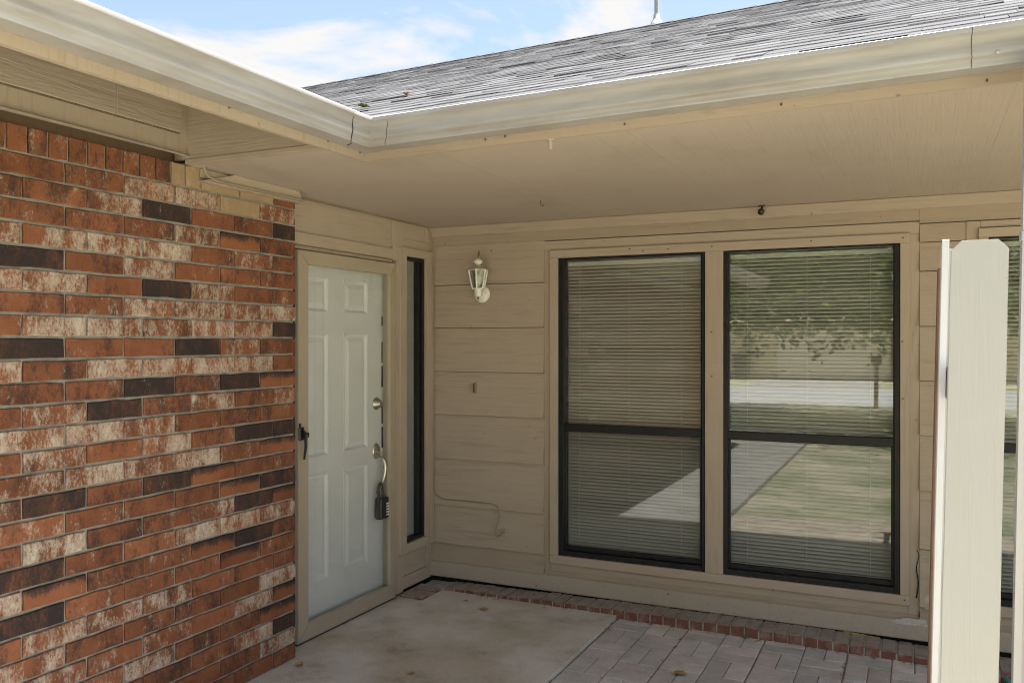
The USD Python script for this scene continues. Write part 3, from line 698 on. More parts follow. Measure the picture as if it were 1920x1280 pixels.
def make_window(x0, x1, z0, z1, gx0, gx1, lgx0, lgx1, ztop, label, blabel):
    w = thing('window', label, 'window', ((x0 + x1) / 2, 0.0, z0), group=None)
    Y0, Y1 = -0.012, 0.075
    yU, yL = 0.012, 0.034
    def B(a, b, c, d, yf, yb, bb=0.0015): return boardB(a, b, c, d, yf, yb, bb)
    part(w, 'stile', B(x0, gx0 - 0.008, z0, z1, Y0, Y1), M['black_alu'])
    part(w, 'stile', B(gx1 + 0.006, x1, z0, z1, Y0, Y1), M['black_alu'])
    part(w, 'head_rail', B(gx0 - 0.0075, gx1 + 0.0055, ztop, z1, Y0 + 0.001, Y1), M['black_alu'])
    part(w, 'sill', B(gx0 - 0.0075, gx1 + 0.0055, z0, z0 + 0.034, Y0 + 0.001, Y1), M['black_alu'])
    # upper sash
    up = part(w, 'upper_sash', cat(B(gx0 - 0.007, gx0, 1.094, ztop - 0.0005, yU - 0.012, yU + 0.012), B(gx1, gx1 + 0.005, 1.094, ztop - 0.0005, yU - 0.012, yU + 0.012)), M['black_alu'])
    part(up, 'meeting_rail', B(gx0 - 0.007, gx1 + 0.005, 1.044, 1.0935, yU - 0.016, yU + 0.014, 0.003), M['black_alu'])
    part(up, 'pane', B(gx0, gx1, 1.094, ztop - 0.0005, yU, yU + 0.003, 0), M['pane'])
    # lower sash, set back
    lo = part(w, 'lower_sash', cat(B(gx0 - 0.007, lgx0, z0 + 0.035, 1.0435, yL - 0.012, yL + 0.012), B(lgx1, gx1 + 0.005, z0 + 0.035, 1.0435, yL - 0.012, yL + 0.012)), M['black_alu'])
    part(lo, 'bottom_rail', B(lgx0 + 0.0005, lgx1 - 0.0005, z0 + 0.035, z0 + 0.068, yL - 0.012, yL + 0.012), M['black_alu'])
    part(lo, 'pane', B(lgx0, lgx1, z0 + 0.068, 1.0435, yL, yL + 0.003, 0), M['lower_pane'])
    # blind
    bl = thing('window_blind', blabel, 'blind', ((x0 + x1) / 2, 0.1, z0))
    X0, X1 = gx0 - 0.012, gx1 + 0.006
    yb = 0.105
    a, _ = onB(X0, 1, yb); b, _ = onB(X1, 1, yb)
    a += 0.004; b -= 0.004
    part(bl, 'head_rail', bx(a, b, yb - 0.014, yb + 0.014, ztop - 0.032, ztop - 0.004, 0.002), M['blind'])
    zz = ztop - 0.045; k = 0
    while zz > z0 + 0.05:
        t = math.radians(46 + 3 * math.sin(k * 0.7) + rng.uniform(-2.5, 2.5))
        part(bl, 'slat', slat_mesh(a + rng.uniform(0, .002), b - rng.uniform(0, .002), yb, zz + rng.uniform(-.0005, .0005), t), M['blind'], smooth=60, origin=((a + b) / 2, yb, zz))
        zz -= 0.0215; k += 1
    part(bl, 'bottom_rail', bx(a, b, yb - 0.012, yb + 0.012, zz - 0.004, zz + 0.008, 0.002), M['blind'])
    for t in (0.13, 0.5, 0.87):
        x = a + (b - a) * t
        part(bl, 'ladder_cord', tube([(x, yb - 0.0145, ztop - 0.03), (x, yb - 0.0145, zz)], 0.0009, 5), M['cord'])
    return w


make_window(0.812, 1.7385, 0.264, 2.130, 0.859, 1.714, 0.869, 1.708, 2.116, 'left of the paired dark framed windows, mirroring the brick wall', 'closed pale slat blind in the left of the paired windows')
make_window(1.8425, 2.7755, 0.264, 2.134, 1.877, 2.742, 1.884, 2.732, 2.120, 'right of the paired dark framed windows, mirroring lawn and street', 'closed pale slat blind in the right of the paired windows')
make_window(3.1885, 4.124, 0.264, 2.144, 3.225, 4.09, 3.232, 4.08, 2.130, 'third dark window, mostly hidden behind the cream picket at the right', 'closed slat blind in the third window behind the picket')

# room behind (floor, walls, ceiling as one shell)
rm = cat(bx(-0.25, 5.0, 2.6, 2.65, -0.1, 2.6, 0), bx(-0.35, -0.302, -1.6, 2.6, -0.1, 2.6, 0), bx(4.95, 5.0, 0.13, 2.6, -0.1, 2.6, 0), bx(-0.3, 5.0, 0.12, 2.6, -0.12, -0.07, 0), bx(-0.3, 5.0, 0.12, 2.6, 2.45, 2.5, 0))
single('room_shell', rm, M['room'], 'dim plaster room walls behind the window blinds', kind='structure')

# ------------------------------------------------------------------ porch ceiling
pc = thing('porch_ceiling', 'flat tan plywood porch ceiling between the eave and the siding wall', 'ceiling', (1.6, -1.0, ZC))
xs = [XD - 0.02, 1.10, 1.905, 3.125, 4.5]
for a, b in zip(xs[:-1], xs[1:]):
    pts = [(a + 0.0003, -0.0), (b - 0.0003, -0.0), (b - 0.0003, ey(b) + 0.02), (a + 0.0003, max(-2.2285, ey(max(a, FX)) + 0.02) if a > 0.5 else -2.2285)]
    if a < 0.5: pts = [(a, 0.0), (b - 0.0008, 0.0), (b - 0.0008, ey(b) + 0.02), (FX - 0.02, ey(FX) + 0.02), (FX - 0.02, -2.2285), (a, -2.2285)]
    part(pc, 'plywood_panel', extr(Polygon(pts), 0.016, ((0, 0, ZC), (1, 0, 0), (0, 1, 0), (0, 0, 1))), M['soffit'])
part(pc, 'edge_board', bx(0.003, FX - 0.021, -2.262, -2.230, ZC, 2.392, 0.0015), M['trim_h'])
part(pc, 'end_board', extr(Polygon([(-0.06, 2.393), (FX - 0.021, 2.393), (FX - 0.021, 2.452), (-0.06, 2.452 + 0.4167 * (FX + 0.039))]), 0.019, ((0, -2.259, 0), (1, 0, 0), (0, 0, 1), (0, 1, 0))), M['siding'])

# ------------------------------------------------------------------ roof
P_ = 0.4167
U_ = np.array([1, SK, 0.0]); U_ /= np.linalg.norm(U_); V_ = np.array([-SK, 1, 0.0]); V_ /= np.linalg.norm(V_)
N_ = np.cross(U_, np.array([V_[0], V_[1], P_]) / math.hypot(1, P_)); N_ /= np.linalg.norm(N_)
S_ = np.array([V_[0], V_[1], P_]) / math.hypot(1, P_)
E0 = np.array([FX, ey(FX) - 0.055, 2.515])   # eave edge above the fascia at the inner corner
SL = 5.75                                     # slope length eave to ridge


def rp(u, s, h=0.0): return E0 + U_ * u + S_ * s + N_ * h


rf = thing('shingle_roof', 'sunlit grey laminated shingle roof slope above the porch', 'roof', (2.0, 0.0, 2.5))
A, B_ = 5.2, -5.6
deck = [rp(-0.03, 0.02, -0.004), rp(A, 0.02, -0.004), rp(A, SL, -0.004), rp(-SL / math.hypot(1, P_) - 0.02, SL, -0.004)]
dv = np.array(deck + [d - np.array([0, 0, 0.06]) for d in deck])
part(rf, 'deck', trimesh.convex.convex_hull(dv), SH[2])
# back slope and ridge cap
back = [rp(-5.4, SL, -0.004), rp(A, SL, -0.004), rp(A, SL, -0.004) + V_ * 6 - [0, 0, 2.5], rp(-5.4, SL, -0.004) + V_ * 6 - [0, 0, 2.5]]
part(rf, 'back_slope', trimesh.convex.convex_hull(np.array(back + [d - np.array([0, 0, 0.06]) for d in back])), SH[1])
EXPO = 0.143
tabs = []
nrow = int(SL / EXPO)
for r in range(nrow):
    s0 = r * EXPO - 0.02; s1 = s0 + EXPO + 0.03
    u = -s0 / math.hypot(1, P_) - 0.05 + rng.uniform(-0.1, 0)
    high = rng.random() < 0.5
    while u < A:
        w = rng.choice([0.11, 0.16, 0.2, 0.26, 0.34]) * rng.uniform(0.85, 1.15)
        hgt = (0.0062 if high else 0.0045) + rng.uniform(-0.0008, 0.0012)
        lift = rng.uniform(0, 0.0028) + (0.003 if rng.random() < 0.05 else 0)
        so = s0 + (0.0 if high else 0.010) + rng.uniform(-0.008, 0.008)
        u1 = u + w
        # clip at the valley
        v0 = -so / math.hypot(1, P_) - 0.01
        if u1 > v0 + 0.04:
            uu = max(u, v0)
            q = [rp(uu + 0.0008, so, 0), rp(u1 - 0.0008, so + rng.uniform(-.002, .002), 0), rp(u1 - 0.0008, s1, 0), rp(uu + 0.0008, s1, 0)]
            t = [rp(uu + 0.0008, so + hgt * 1.35, hgt + lift), rp(u1 - 0.0008, so + hgt * 1.35 + rng.uniform(-.002, .002), hgt + lift + rng.uniform(-.0015, .0015)), rp(u1 - 0.0008, s1, 0.002), rp(uu + 0.0008, s1, 0.002)]
            m = trimesh.Trimesh(np.array(q + t), [[0, 2, 1], [0, 3, 2], [4, 5, 6], [4, 6, 7], [0, 1, 5], [0, 5, 4], [1, 2, 6], [1, 6, 5], [3, 0, 4], [3, 4, 7], [2, 3, 7], [2, 7, 6]], process=False)
            c = m.vertices.mean(0); k = c - CAM; dep = k @ FWD; px = 960 + FPX * (k @ RGT) / dep
            vis = 300 < px < 1950
            tabs.append((w / dep if vis else 0, m, rng.choice([0, 0, 0, 1, 1, 2] if high else [0, 1, 1, 2])))
        u = u1; high = not high if rng.random() < 0.72 else high
tabs.sort(key=lambda q: -q[0])
for sz, m, k in tabs[:290]: part(rf, 'shingle', m, SH[k], origin=m.vertices.mean(0))
for k in range(3):
    part(rf, 'far_shingles', cat(*[m for _, m, kk in tabs[290:] if kk == k]), SH[k], kind='stuff')
# ridge caps
caps = []
u = -5.3
while u < A:
    a = [rp(u, SL - 0.14, 0.012), rp(u + 0.2, SL - 0.14, 0.016), rp(u + 0.2, SL, 0.02), rp(u, SL, 0.016)]
    v = np.array(a + [x - np.array([0, 0, 0.02]) for x in a]); caps.append(trimesh.convex.convex_hull(v)); u += 0.2
part(rf, 'ridge_caps', cat(*caps), SH[1], kind='stuff')
# garage-wing roof, rising to the left behind its gutter
gr = thing('garage_roof', 'grey shingle roof edge above the brick wall on the left', 'roof', (-2.0, -4.0, 2.5))
gx = FX + 0.055


def gp_(d, y, h=0.0): return np.array([gx - d, y, 2.515 + P_ * d + h])


yv = ey(FX) - 0.05
q = [gp_(0.02, -8.4), gp_(0.02, yv), gp_(5.3, yv + 5.28), gp_(5.3, -8.4)]
part(gr, 'deck', trimesh.convex.convex_hull(np.array(q + [d - np.array([0, 0, 0.06]) for d in q])), SH[1])
gt = []
for r in range(9):
    y = -8.3
    while y < yv + r * 0.13:
        w = rng.uniform(0.12, 0.35); d0, d1 = r * EXPO * 0.92 - 0.03, (r + 1) * EXPO * 0.92
        h = rng.choice([0.007, 0.014]); y1 = min(y + w, yv + r * 0.13 + 0.1)
        t = [gp_(d0, y, h), gp_(d0, y1 - 0.001, h), gp_(d1, y1 - 0.001, 0.003), gp_(d1, y, 0.003)]
        v = np.array(t + [x - np.array([0, 0, h + 0.002]) for x in t]); gt.append(trimesh.convex.convex_hull(v)); y += w
part(gr, 'shingle_courses', cat(*gt), SH[0], kind='stuff')
# fascia boards
fa = thing('fascia', 'tan fascia boards carrying the gutters round the inner eave corner', 'fascia', (FX, -2.0, ZC))
f1 = extr(Polygon([(FX - 0.02, -8.2), (FX, -8.2), (FX, ey(FX)), (FX - 0.02, ey(FX) + 0.02)]), 0.138, ((0, 0, ZC - 0.001), (1, 0, 0), (0, 1, 0), (0, 0, 1)))
f2 = extr(Polygon([(FX, ey(FX)), (4.7, ey(4.7)), (4.7, ey(4.7) + 0.02), (FX - 0.02, ey(FX) + 0.02)]), 0.138, ((0, 0, ZC - 0.001), (1, 0, 0), (0, 1, 0), (0, 0, 1)))
part(fa, 'fascia_board', f1, M['siding_v']); part(fa, 'fascia_board', f2, M['trim_h'])

# gutters: K profile (offset outward from the fascia, height)
prof = [(0.0015, 2.515), (0.0015, 2.404), (0.081, 2.404), (0.0835, 2.407), (0.085, 2.413), (0.0865, 2.420), (0.092, 2.4255), (0.102, 2.430), (0.106, 2.435), (0.107, 2.446), (0.1075, 2.458), (0.110, 2.468), (0.116, 2.478), (0.124, 2.486), (0.1345, 2.491), (0.136, 2.494), (0.136, 2.506), (0.134, 2.508), (0.122, 2.508),
        (0.122, 2.505), (0.1325, 2.504), (0.1325, 2.4935), (0.123, 2.489), (0.114, 2.481), (0.108, 2.470), (0.1055, 2.459), (0.105, 2.446), (0.104, 2.437), (0.101, 2.4325), (0.091, 2.428), (0.085, 2.4225), (0.083, 2.414), (0.082, 2.4095), (0.080, 2.4065), (0.004, 2.4065), (0.004, 2.515)]


def gut_run(p_of, grow=0.0):
    """p_of(o, end) gives the xy of the profile point with outward offset o at end 0 / 1"""
    n = len(prof); V = []
    half = 19
    for e in (0, 1):
        for i, (o, z) in enumerate(prof):
            oo = o + (grow if i < half and o > 0.01 else 0)
            zz = z - (grow if i < 3 and o < 0.09 and z < 2.41 else 0)
            x, y = p_of(oo, e); V.append((x, y, zz))
    F = []
    for i in range(n):
        j = (i + 1) % n
        F += [[i, j, n + j], [i, n + j, n + i]]
    m = trimesh.Trimesh(V, F, process=False)
    # caps via triangulated profile
    pp = trimesh.creation.extrude_polygon(Polygon(prof), 0.001)
    return m


def corner(o):  # inside corner: both faces move outward by o
    x = FX + o
    return x, ey(x) - o * math.hypot(1, SK)


gut = thing('gutter', 'weathered white metal gutter running round the inner eave corner', 'gutter', (FX + 0.1, -2.1, 2.4))
CL = 0.10
part(gut, 'left_run', gut_run(lambda o, e: (FX + o, -8.2) if e == 0 else (FX + o, corner(o)[1] - CL)), M['gutter'], smooth=40)
part(gut, 'right_run', gut_run(lambda o, e: (corner(o)[0] + CL * 0.6, ey(corner(o)[0] + CL * 0.6) - o) if e == 0 else (3.02, ey(3.02) - o)), M['gutter'], smooth=40)
part(gut, 'end_run', gut_run(lambda o, e: (3.0, ey(3.0) - o) if e == 0 else (4.7, ey(4.7) - o), 0.0012), M['gutter'], smooth=40)
part(gut, 'corner_piece', gut_run(lambda o, e: (FX + o, corner(o)[1] - CL - 0.02) if e == 0 else corner(o), 0.0016), M['gutter'], smooth=40)
part(gut, 'corner_piece', gut_run(lambda o, e: corner(o) if e == 0 else (corner(o)[0] + CL * 0.6 + 0.02, ey(corner(o)[0] + CL * 0.6 + 0.02) - o), 0.0016), M['gutter'], smooth=40)


def seam(p_of, n=19, r=0.0016):
    pts = []
    for i, (o, z) in enumerate(prof[2:17]):
        x, y = p_of(o + 0.0012); pts.append((x + rng.uniform(-.0015, .0015), y + rng.uniform(-.0015, .0015), z))
    return pts


pl = seam(lambda o: (FX + o, corner(o)[1] - CL - 0.021))
pl = [(FX + 0.03, corner(0.03)[1] - CL - 0.03, 2.4025), (FX + 0.06, corner(0.06)[1] - CL - 0.012, 2.4025)] + pl[:-3]
part(gut, 'sealant_crack', tube(pl, np.interp(np.linspace(0, 1, len(pl)), [0, .3, .5, 1], [.0012, .0018, .0024, .0009]), 6), M['dark_gap'])
pl = seam(lambda o: (corner(o)[0] + CL * 0.6 + 0.021, ey(corner(o)[0] + CL * 0.6 + 0.021) - o))
part(gut, 'sealant_crack', tube(pl[:-3], 0.0009, 6), M['dark_gap'])
pl = seam(lambda o: (3.0, ey(3.0) - o - 0.001)); part(gut, 'lap_seam', tube(pl, 0.0007, 5), M['dark_gap'])
for px, py in ((1870, 98),):
    p = at(px, py, y=ey(3.06) - 0.108); m = trimesh.creation.uv_sphere(0.0055, count=[8, 8]); m.apply_translation(p); part(gut, 'screw', m, M['downspout'])
# painted nail heads / brackets under the gutter
for px, py, on in ((430, 202, 'L'), (615, 264, 'L'), (675, 286, 'L'), (910, 262, 'R'), (947, 256, 'R'), (1171, 233, 'R'), (1465, 196, 'R'), (1851, 151, 'R')):
    p = at(px, py, x=FX + 0.003) if on == 'L' else at(px, py, y=-2.06)
    if on == 'R': p = at(px, py, y=ey(p[0]) - 0.003)
    m = trimesh.creation.icosphere(1, 0.0036); m.vertices *= [1, 1, 1.3]; m.apply_translation(p); part(fa, 'nail', m, M['rust'])

# downspout at the right edge (leans slightly)
dsp = thing('downspout', 'white square downspout at the right edge of the picture', 'downspout', (3.16, -2.25, -0.05))
def leanp(z): return 3.0985 + (z - 0.64) * 0.0178
sec = [(0, 0), (0.02, 0.004), (0.026, 0.0), (0.05, 0.004), (0.056, 0.0), (0.076, 0.0), (0.08, 0.004), (0.08, 0.058), (0.076, 0.062), (0.004, 0.062), (0, 0.058)]
V = []; n = len(sec)
for z in (-0.05, 2.41):
    for (a, b) in sec: V.append((leanp(z) + a, -2.235 + b - 0.03, z))
F = []
for i in range(n):
    j = (i + 1) % n; F += [[i, j, n + j], [i, n + j, n + i]]
part(dsp, 'pipe', trimesh.Trimesh(V, F, process=False), M['downspout'], smooth=40)
part(dsp, 'strap', bx(leanp(1.9) - 0.003, leanp(1.9) + 0.083, -2.27, -2.2, 1.89, 1.915, 0.002), M['downspout'])

# vent pipe: base found where the line of sight meets the roof plane
def roof_hit(px, py):
    r = sight(px, py); t = ((E0 - CAM) @ N_) / (r @ N_); return CAM + r * t


VENT_S = 0.82
vb = roof_hit(1231, 46)
vp = thing('vent_pipe', 'pale plumbing vent pipe with white flashing near the roof ridge', 'vent pipe', vb)
vs = (vb - CAM) @ FWD / FPX
part(vp, 'pipe', tube([vb - [0, 0, 0.1], vb + [0, 0, 0.62]], 4.2 * vs, 16), M['pvc'], smooth=40)
fl = lathe([(0, 0.10), (5.5 * vs, 0.10), (6.5 * vs, 0.05), (10 * vs, 0.02), (13 * vs, -0.02), (13 * vs, -0.06), (0, -0.06)], 20, vb); part(vp, 'flashing', fl, M['lead'], smooth=30)

# ------------------------------------------------------------------ wall lantern
lx, ly = at(896.5, 520, y=-0.125)[0], -0.125
px_ = at(904, 552, y=-0.016)[0]
wl = thing('wall_lantern', 'white glass panelled coach lantern mounted on the siding by the door', 'lantern', (lx, -0.02, 1.85))
bpz = at(905, 551, y=-0.02)
bk = lathe([(0, 0), (0.058, 0), (0.060, 0.004), (0.054, 0.012), (0.036, 0.020), (0.02, 0.026), (0, 0.027)], 28)
bk.apply_transform(trimesh.transformations.rotation_matrix(math.pi / 2, [1, 0, 0])); bk.vertices *= [0.95, 1, 0.95]; bk.apply_translation((px_, -0.0135, bpz[2]))
part(wl, 'back_plate', bk, M['lamp_white'], smooth=40)
zb_ = bpz[2]
part(wl, 'arm', tube(smooth_path([(px_, -0.03, zb_), ((px_ + lx) / 2, -0.08, zb_ - 0.012), (lx, ly, zb_ + 0.02)], 12), 0.012, 10), M['lamp_white'], smooth=40)
def lz(py): return at(896, py, y=ly)[2]
zc0, zc1 = lz(541), lz(506)
cup = lathe([(0, lz(556)), (0.016, lz(556)), (0.020, lz(553)), (0.024, lz(545)), (0.030, lz(541)), (0.030, lz(540.5)), (0, lz(540.5))], 24, (lx, ly, 0)); part(wl, 'cup', cup, M['lamp_white'], smooth=40)
part(wl, 'tip', lathe([(0, lz(564)), (0.004, lz(561)), (0.007, lz(557)), (0, lz(556))], 12, (lx, ly, 0)), M['lamp_rust'], smooth=40)
r0, r1 = 0.036, 0.062
def cagepoint(k, t):
    a = math.pi / 6 + k * math.pi / 3 + 0.25; r = r0 + (r1 - r0) * (t ** 0.75); return np.array([lx + r * math.cos(a), ly + r * math.sin(a), zc0 + (zc1 - zc0) * t])
for k in range(6):
    part(wl, 'rib', tube([cagepoint(k, t) for t in np.linspace(0, 1, 7)], 0.0055, 6), M['lamp_white'], smooth=40)
    V = [];
    for t in np.linspace(0.02, 0.98, 6): V += [cagepoint(k, t) * [1, 1, 1], cagepoint(k + 1, t)]
    c0 = np.array([lx, ly, 0]); V = np.array(V); V[:, :2] = c0[:2] + (V[:, :2] - c0[:2]) * 0.97
    F = []
    for i in range(5): F += [[2 * i, 2 * i + 1, 2 * i + 3], [2 * i, 2 * i + 3, 2 * i + 2]]
    part(wl, 'pane', trimesh.Trimesh(V, F, process=False), M['lamp_pane'])
for t, rr in ((0.0, 0.0045), (1.0, 0.005)):
    pts = [cagepoint(k, t) for k in range(7)]; part(wl, 'ring', cat(*[tube([pts[k], pts[k + 1]], rr, 6) for k in range(6)]), M['lamp_white'])
part(wl, 'bulb', lathe([(0, zc0 + 0.002), (0.012, zc0 + 0.004), (0.012, zc0 + 0.03), (0.02, zc0 + 0.055), (0.022, zc0 + 0.068), (0.015, zc0 + 0.085), (0, zc0 + 0.102)], 20, (lx, ly, 0)), M['lamp_white'], smooth=50)
part(wl, 'cap', lathe([(0, lz(497)), (0.016, lz(497)), (0.028, lz(499.5)), (0.055, lz(503.5)), (0.066, lz(506)), (0.066, lz(507)), (0, lz(507))], 28, (lx, ly, 0)), M['lamp_cap'], smooth=35)
part(wl, 'finial_ball', lathe([(0, lz(484.5)), (0.012, lz(485)), (0.026, lz(488)), (0.030, lz(490.5)), (0.024, lz(493.5)), (0.012, lz(496)), (0, lz(497))], 24, (lx, ly, 0)), M['lamp_white'], smooth=50)
hk = smooth_path([(lx, ly, lz(485)), (lx + 0.001, ly, lz(476)), (lx + 0.005, ly, lz(470.5)), (lx + 0.009, ly, lz(472)), (lx + 0.008, ly, lz(480))], 16)
part(wl, 'finial_hook', tube(hk, 0.0035, 8), M['lamp_rust'], smooth=40)

# security camera under the ceiling
sc = thing('security_camera', 'small black camera on the ceiling edge above the right window', 'camera', (*at(1428, 388, y=-0.05)[:2], 2.33))
cp = at(1427, 397, y=-0.07)
m = trimesh.creation.icosphere(2, 0.019); m.vertices *= [1, 1.25, 1]; m.apply_translation(cp); part(sc, 'body', m, M['black'], smooth=60)
part(sc, 'bracket', cat(tube([cp + [0.0, 0.01, 0.01], (cp[0] + 0.004, cp[1] + 0.02, ZC - 0.001)], 0.006, 8), bx(cp[0] - 0.014, cp[0] + 0.02, cp[1] + 0.005, cp[1] + 0.032, ZC - 0.006, ZC - 0.0005, 0.001)), M['black'])
# ceiling hooks
for px, py, l_, L in ((1032, 262, 0.038, 'stubby bent bolt in the front edge of the porch ceiling'), (1014, 376, 0.028, 'tiny rusty cup hook in the middle of the porch ceiling')):
    p = at(px, py, z=ZC)
    t = thing('ceiling_hook', L, 'hook', p)
    if l_ > 0.03:
        part(t, 'bolt', tube([p, p - [0, 0, l_]], 0.0075, 10), M['base'], smooth=40)
        part(t, 'plate', lathe([(0, 0), (0.016, -0.0005), (0.014, -0.004), (0, -0.006)], 16, p), M['base'])
    else:
        part(t, 'hook', tube(smooth_path([p, p - [0, 0, 0.02], p + [0.008, 0, -0.03], p + [0.016, 0, -0.022]], 14), 0.0022, 6), M['rust'], smooth=40)
# wall hook plate
p = at(890, 727, y=-0.015)
t = thing('hanger_bracket', 'small worn metal hanger bracket on the siding below the lantern', 'bracket', p)
part(t, 'plate', bx(p[0] - 0.011, p[0] + 0.011, -0.018, -0.0105, p[2] - 0.035, p[2] + 0.035, 0.002), M['cable'])
part(t, 'lip', bx(p[0] - 0.008, p[0] + 0.002, -0.026, -0.0185, p[2] - 0.03, p[2] + 0.028, 0.002), M['rust'])

# cables
def cableB(px): return [at(a, b, y=-0.02) for a, b in px]
c1 = [(0.018, -8.0, 2.412), (0.018, -3.1, 2.412), (0.018, -2.35, 2.409), (0.03, -2.22, 2.398), (0.038, -2.185, 2.372), (0.038, -2.165, 2.335), (0.039, -2.13, 2.3245), (0.041, -1.9, 2.3225), (0.041, -1.51, 2.3235)]
t = single('cable', tube(smooth_path(c1, 120), 0.006, 8), M['cable'], 'painted cable along the top of the brick wall under the eave', 'cable', smooth=40)
c2 = [(0.03, -1.56, 2.364), (0.0, -1.50, 2.363), (-0.07, -1.44, 2.362), (XD + 0.008, -1.3, 2.363), (XD + 0.008, -0.7, 2.363), (XD + 0.008, -0.08, 2.361), (XD + 0.012, -0.05, 2.33), (XD + 0.02, -0.045, 2.2), (-0.068, -0.034, 1.9)]
c2 += [tuple(at(812.5, y, y=-0.034)) for y in (700, 860)] + [tuple(q) for q in (at(816, 925, y=-0.025), at(836, 936, y=-0.02), at(862, 938, y=-0.02), at(920, 944, y=-0.02), at(934, 951, y=-0.02), at(936, 972, y=-0.02), at(929, 992, y=-0.024), at(932, 1005, y=-0.03), at(946, 995, y=-0.022))]
single('cable', tube(smooth_path(c2, 200), 0.0042, 8), M['cable'], 'painted cable down the wall corner ending in a loop at a wall plug', 'cable', smooth=40)
p = at(947, 994, y=-0.014)
t = single('wall_plug', lathe([(0, 0), (0.014, 0), (0.012, 0.008), (0.007, 0.012), (0.006, 0.02), (0, 0.02)], 14).apply_transform(trimesh.transformations.rotation_matrix(math.pi / 2, [1, 0, 0])).apply_translation(p), M['base'], 'painted coaxial wall plug low on the siding', 'plug', smooth=30)

# ------------------------------------------------------------------ brick border along the wall foot
bb = thing('brick_border', 'low border of dusty red header bricks along the foot of the siding wall', 'border', (1.4, -0.1, 0.0))
BM = [bx(-0.09, 0.06, -0.41, -0.005, -0.06, 0.006, 0.002), bx(0.06, 3.3, -0.16, -0.005, -0.06, 0.010, 0.002)]
x = 0.086
while x < 3.3:
    w = 0.0765
    hz = np.interp(x, [0.1, 0.6, 1.2, 2.4, 2.9], [0.018, 0.028, 0.036, 0.037, 0.016]) + rng.uniform(-0.003, 0.003)
    yf = np.interp(x, [0.1, 1.2, 1.9, 2.9], [-0.172, -0.182, -0.192, -0.215]) + rng.uniform(-0.004, 0.004)
    m = bx(x + 0.004, x + w - 0.004, yf, -0.012, -0.05, hz, 0.004); m.vertices = m.vertices + nr.uniform(-0.0015, 0.0015, m.vertices.shape)
    part(bb, 'brick', m, M['border'], origin=m.bounds.mean(0)); BM.append(bx(x - 0.0045, x + 0.0045, yf + 0.004 + rng.uniform(-.002, .003), -0.012, -0.05, hz - 0.004 + rng.uniform(-.003, .002), 0.001)); x += w
part(bb, 'mortar', cat(*BM), M['pale_mortar'])
for k in range(3):
    m = bx(-0.088, 0.075, -0.42 + k * 0.083, -0.345 + k * 0.083, -0.05, 0.013 + rng.uniform(-.002, .002), 0.004)
    part(bb, 'brick', m, M['border'], origin=m.bounds.mean(0))

# ------------------------------------------------------------------ fence at the right (leans a little)
fe = thing('picket_fence', 'cream painted picket fence corner standing at the right of the patio', 'fence', (2.97, -2.6, -0.06))
LEAN = 0.0215


def lean(m):
    v = m.vertices; v[:, 0] += (v[:, 2] - 0.836) * LEAN; return m


def picket(x0, x1, yf, th, top, clip=0.022, bot=-0.05):
    pts = [(x0, bot), (x1, bot)]
    w = x1 - x0
    n = 14
    for i in range(n + 1):
        z = bot + (top - clip - bot) * i / n; pts.append((x1 + nr.uniform(-.0009, .0009), z))
    pts += [(x1 - clip, top), (x0 + clip, top)]
    for i in range(n + 1):
        z = top - clip - (top - clip - bot) * i / n; pts.append((x0 + nr.uniform(-.0009, .0009), z))
    p = Polygon(pts).buffer(0)
    a = extr(p, th - 0.003, ((0, yf + 0.0015, 0), (1, 0, 0), (0, 0, 1), (0, 1, 0)))
    b = extr(p.buffer(-0.0015, join_style=2), th, ((0, yf, 0), (1, 0, 0), (0, 0, 1), (0, 1, 0)))
    return cat(a, b)


pA = at(1763, 1240, y=-2.79); pB = at(1872, 1240, y=-2.79)
part(fe, 'picket', lean(picket(pA[0], pB[0], -2.79, 0.019, 1.842)), M['fence_white'])
# run seen edge-on
e0 = at(1749, 1240, y=-2.33)[0]
def edge_picket(y, xo, top): return lean(bx(e0 + xo, e0 + xo + 0.018, y, y + 0.135, -0.05, top, 0.0015))
part(fe, 'picket', edge_picket(-2.335, 0.0, 1.894), M['fence_edge'])
part(fe, 'picket', edge_picket(-2.18, 0.014, 1.884), M['fence_edge'])
pp = at(1743.5, 1100, y=-1.80)[0]
part(fe, 'post', lean(bx(pp, pp + 0.04, -1.86, -1.78, -0.05, 1.85, 0.003)), M['brown_wood'])
for z in (0.30, 1.45):
    part(fe, 'rail', lean(bx(e0 + 0.020, e0 + 0.05, -2.765, -1.865, z, z + 0.085, 0.003)), M['fence_white'])

# small litter
hs = [at(1872, 1262, z=-0.035), at(1886, 1272, z=-0.03), at(1905, 1290, z=-0.035), at(1960, 1310, z=-0.04)]
single('garden_hose', tube(smooth_path(hs, 30), 0.011, 10), M['hose'], 'turquoise garden hose lying on the soil behind the picket', 'hose', smooth=40)
p = at(1890, 1235, z=-0.03)
single('loose_brick', bx(p[0] - 0.06, p[0] + 0.12, p[1] - 0.04, p[1] + 0.06, -0.05, 0.03, 0.004), BR['r'], 'loose red brick on the soil behind the picket', 'brick')


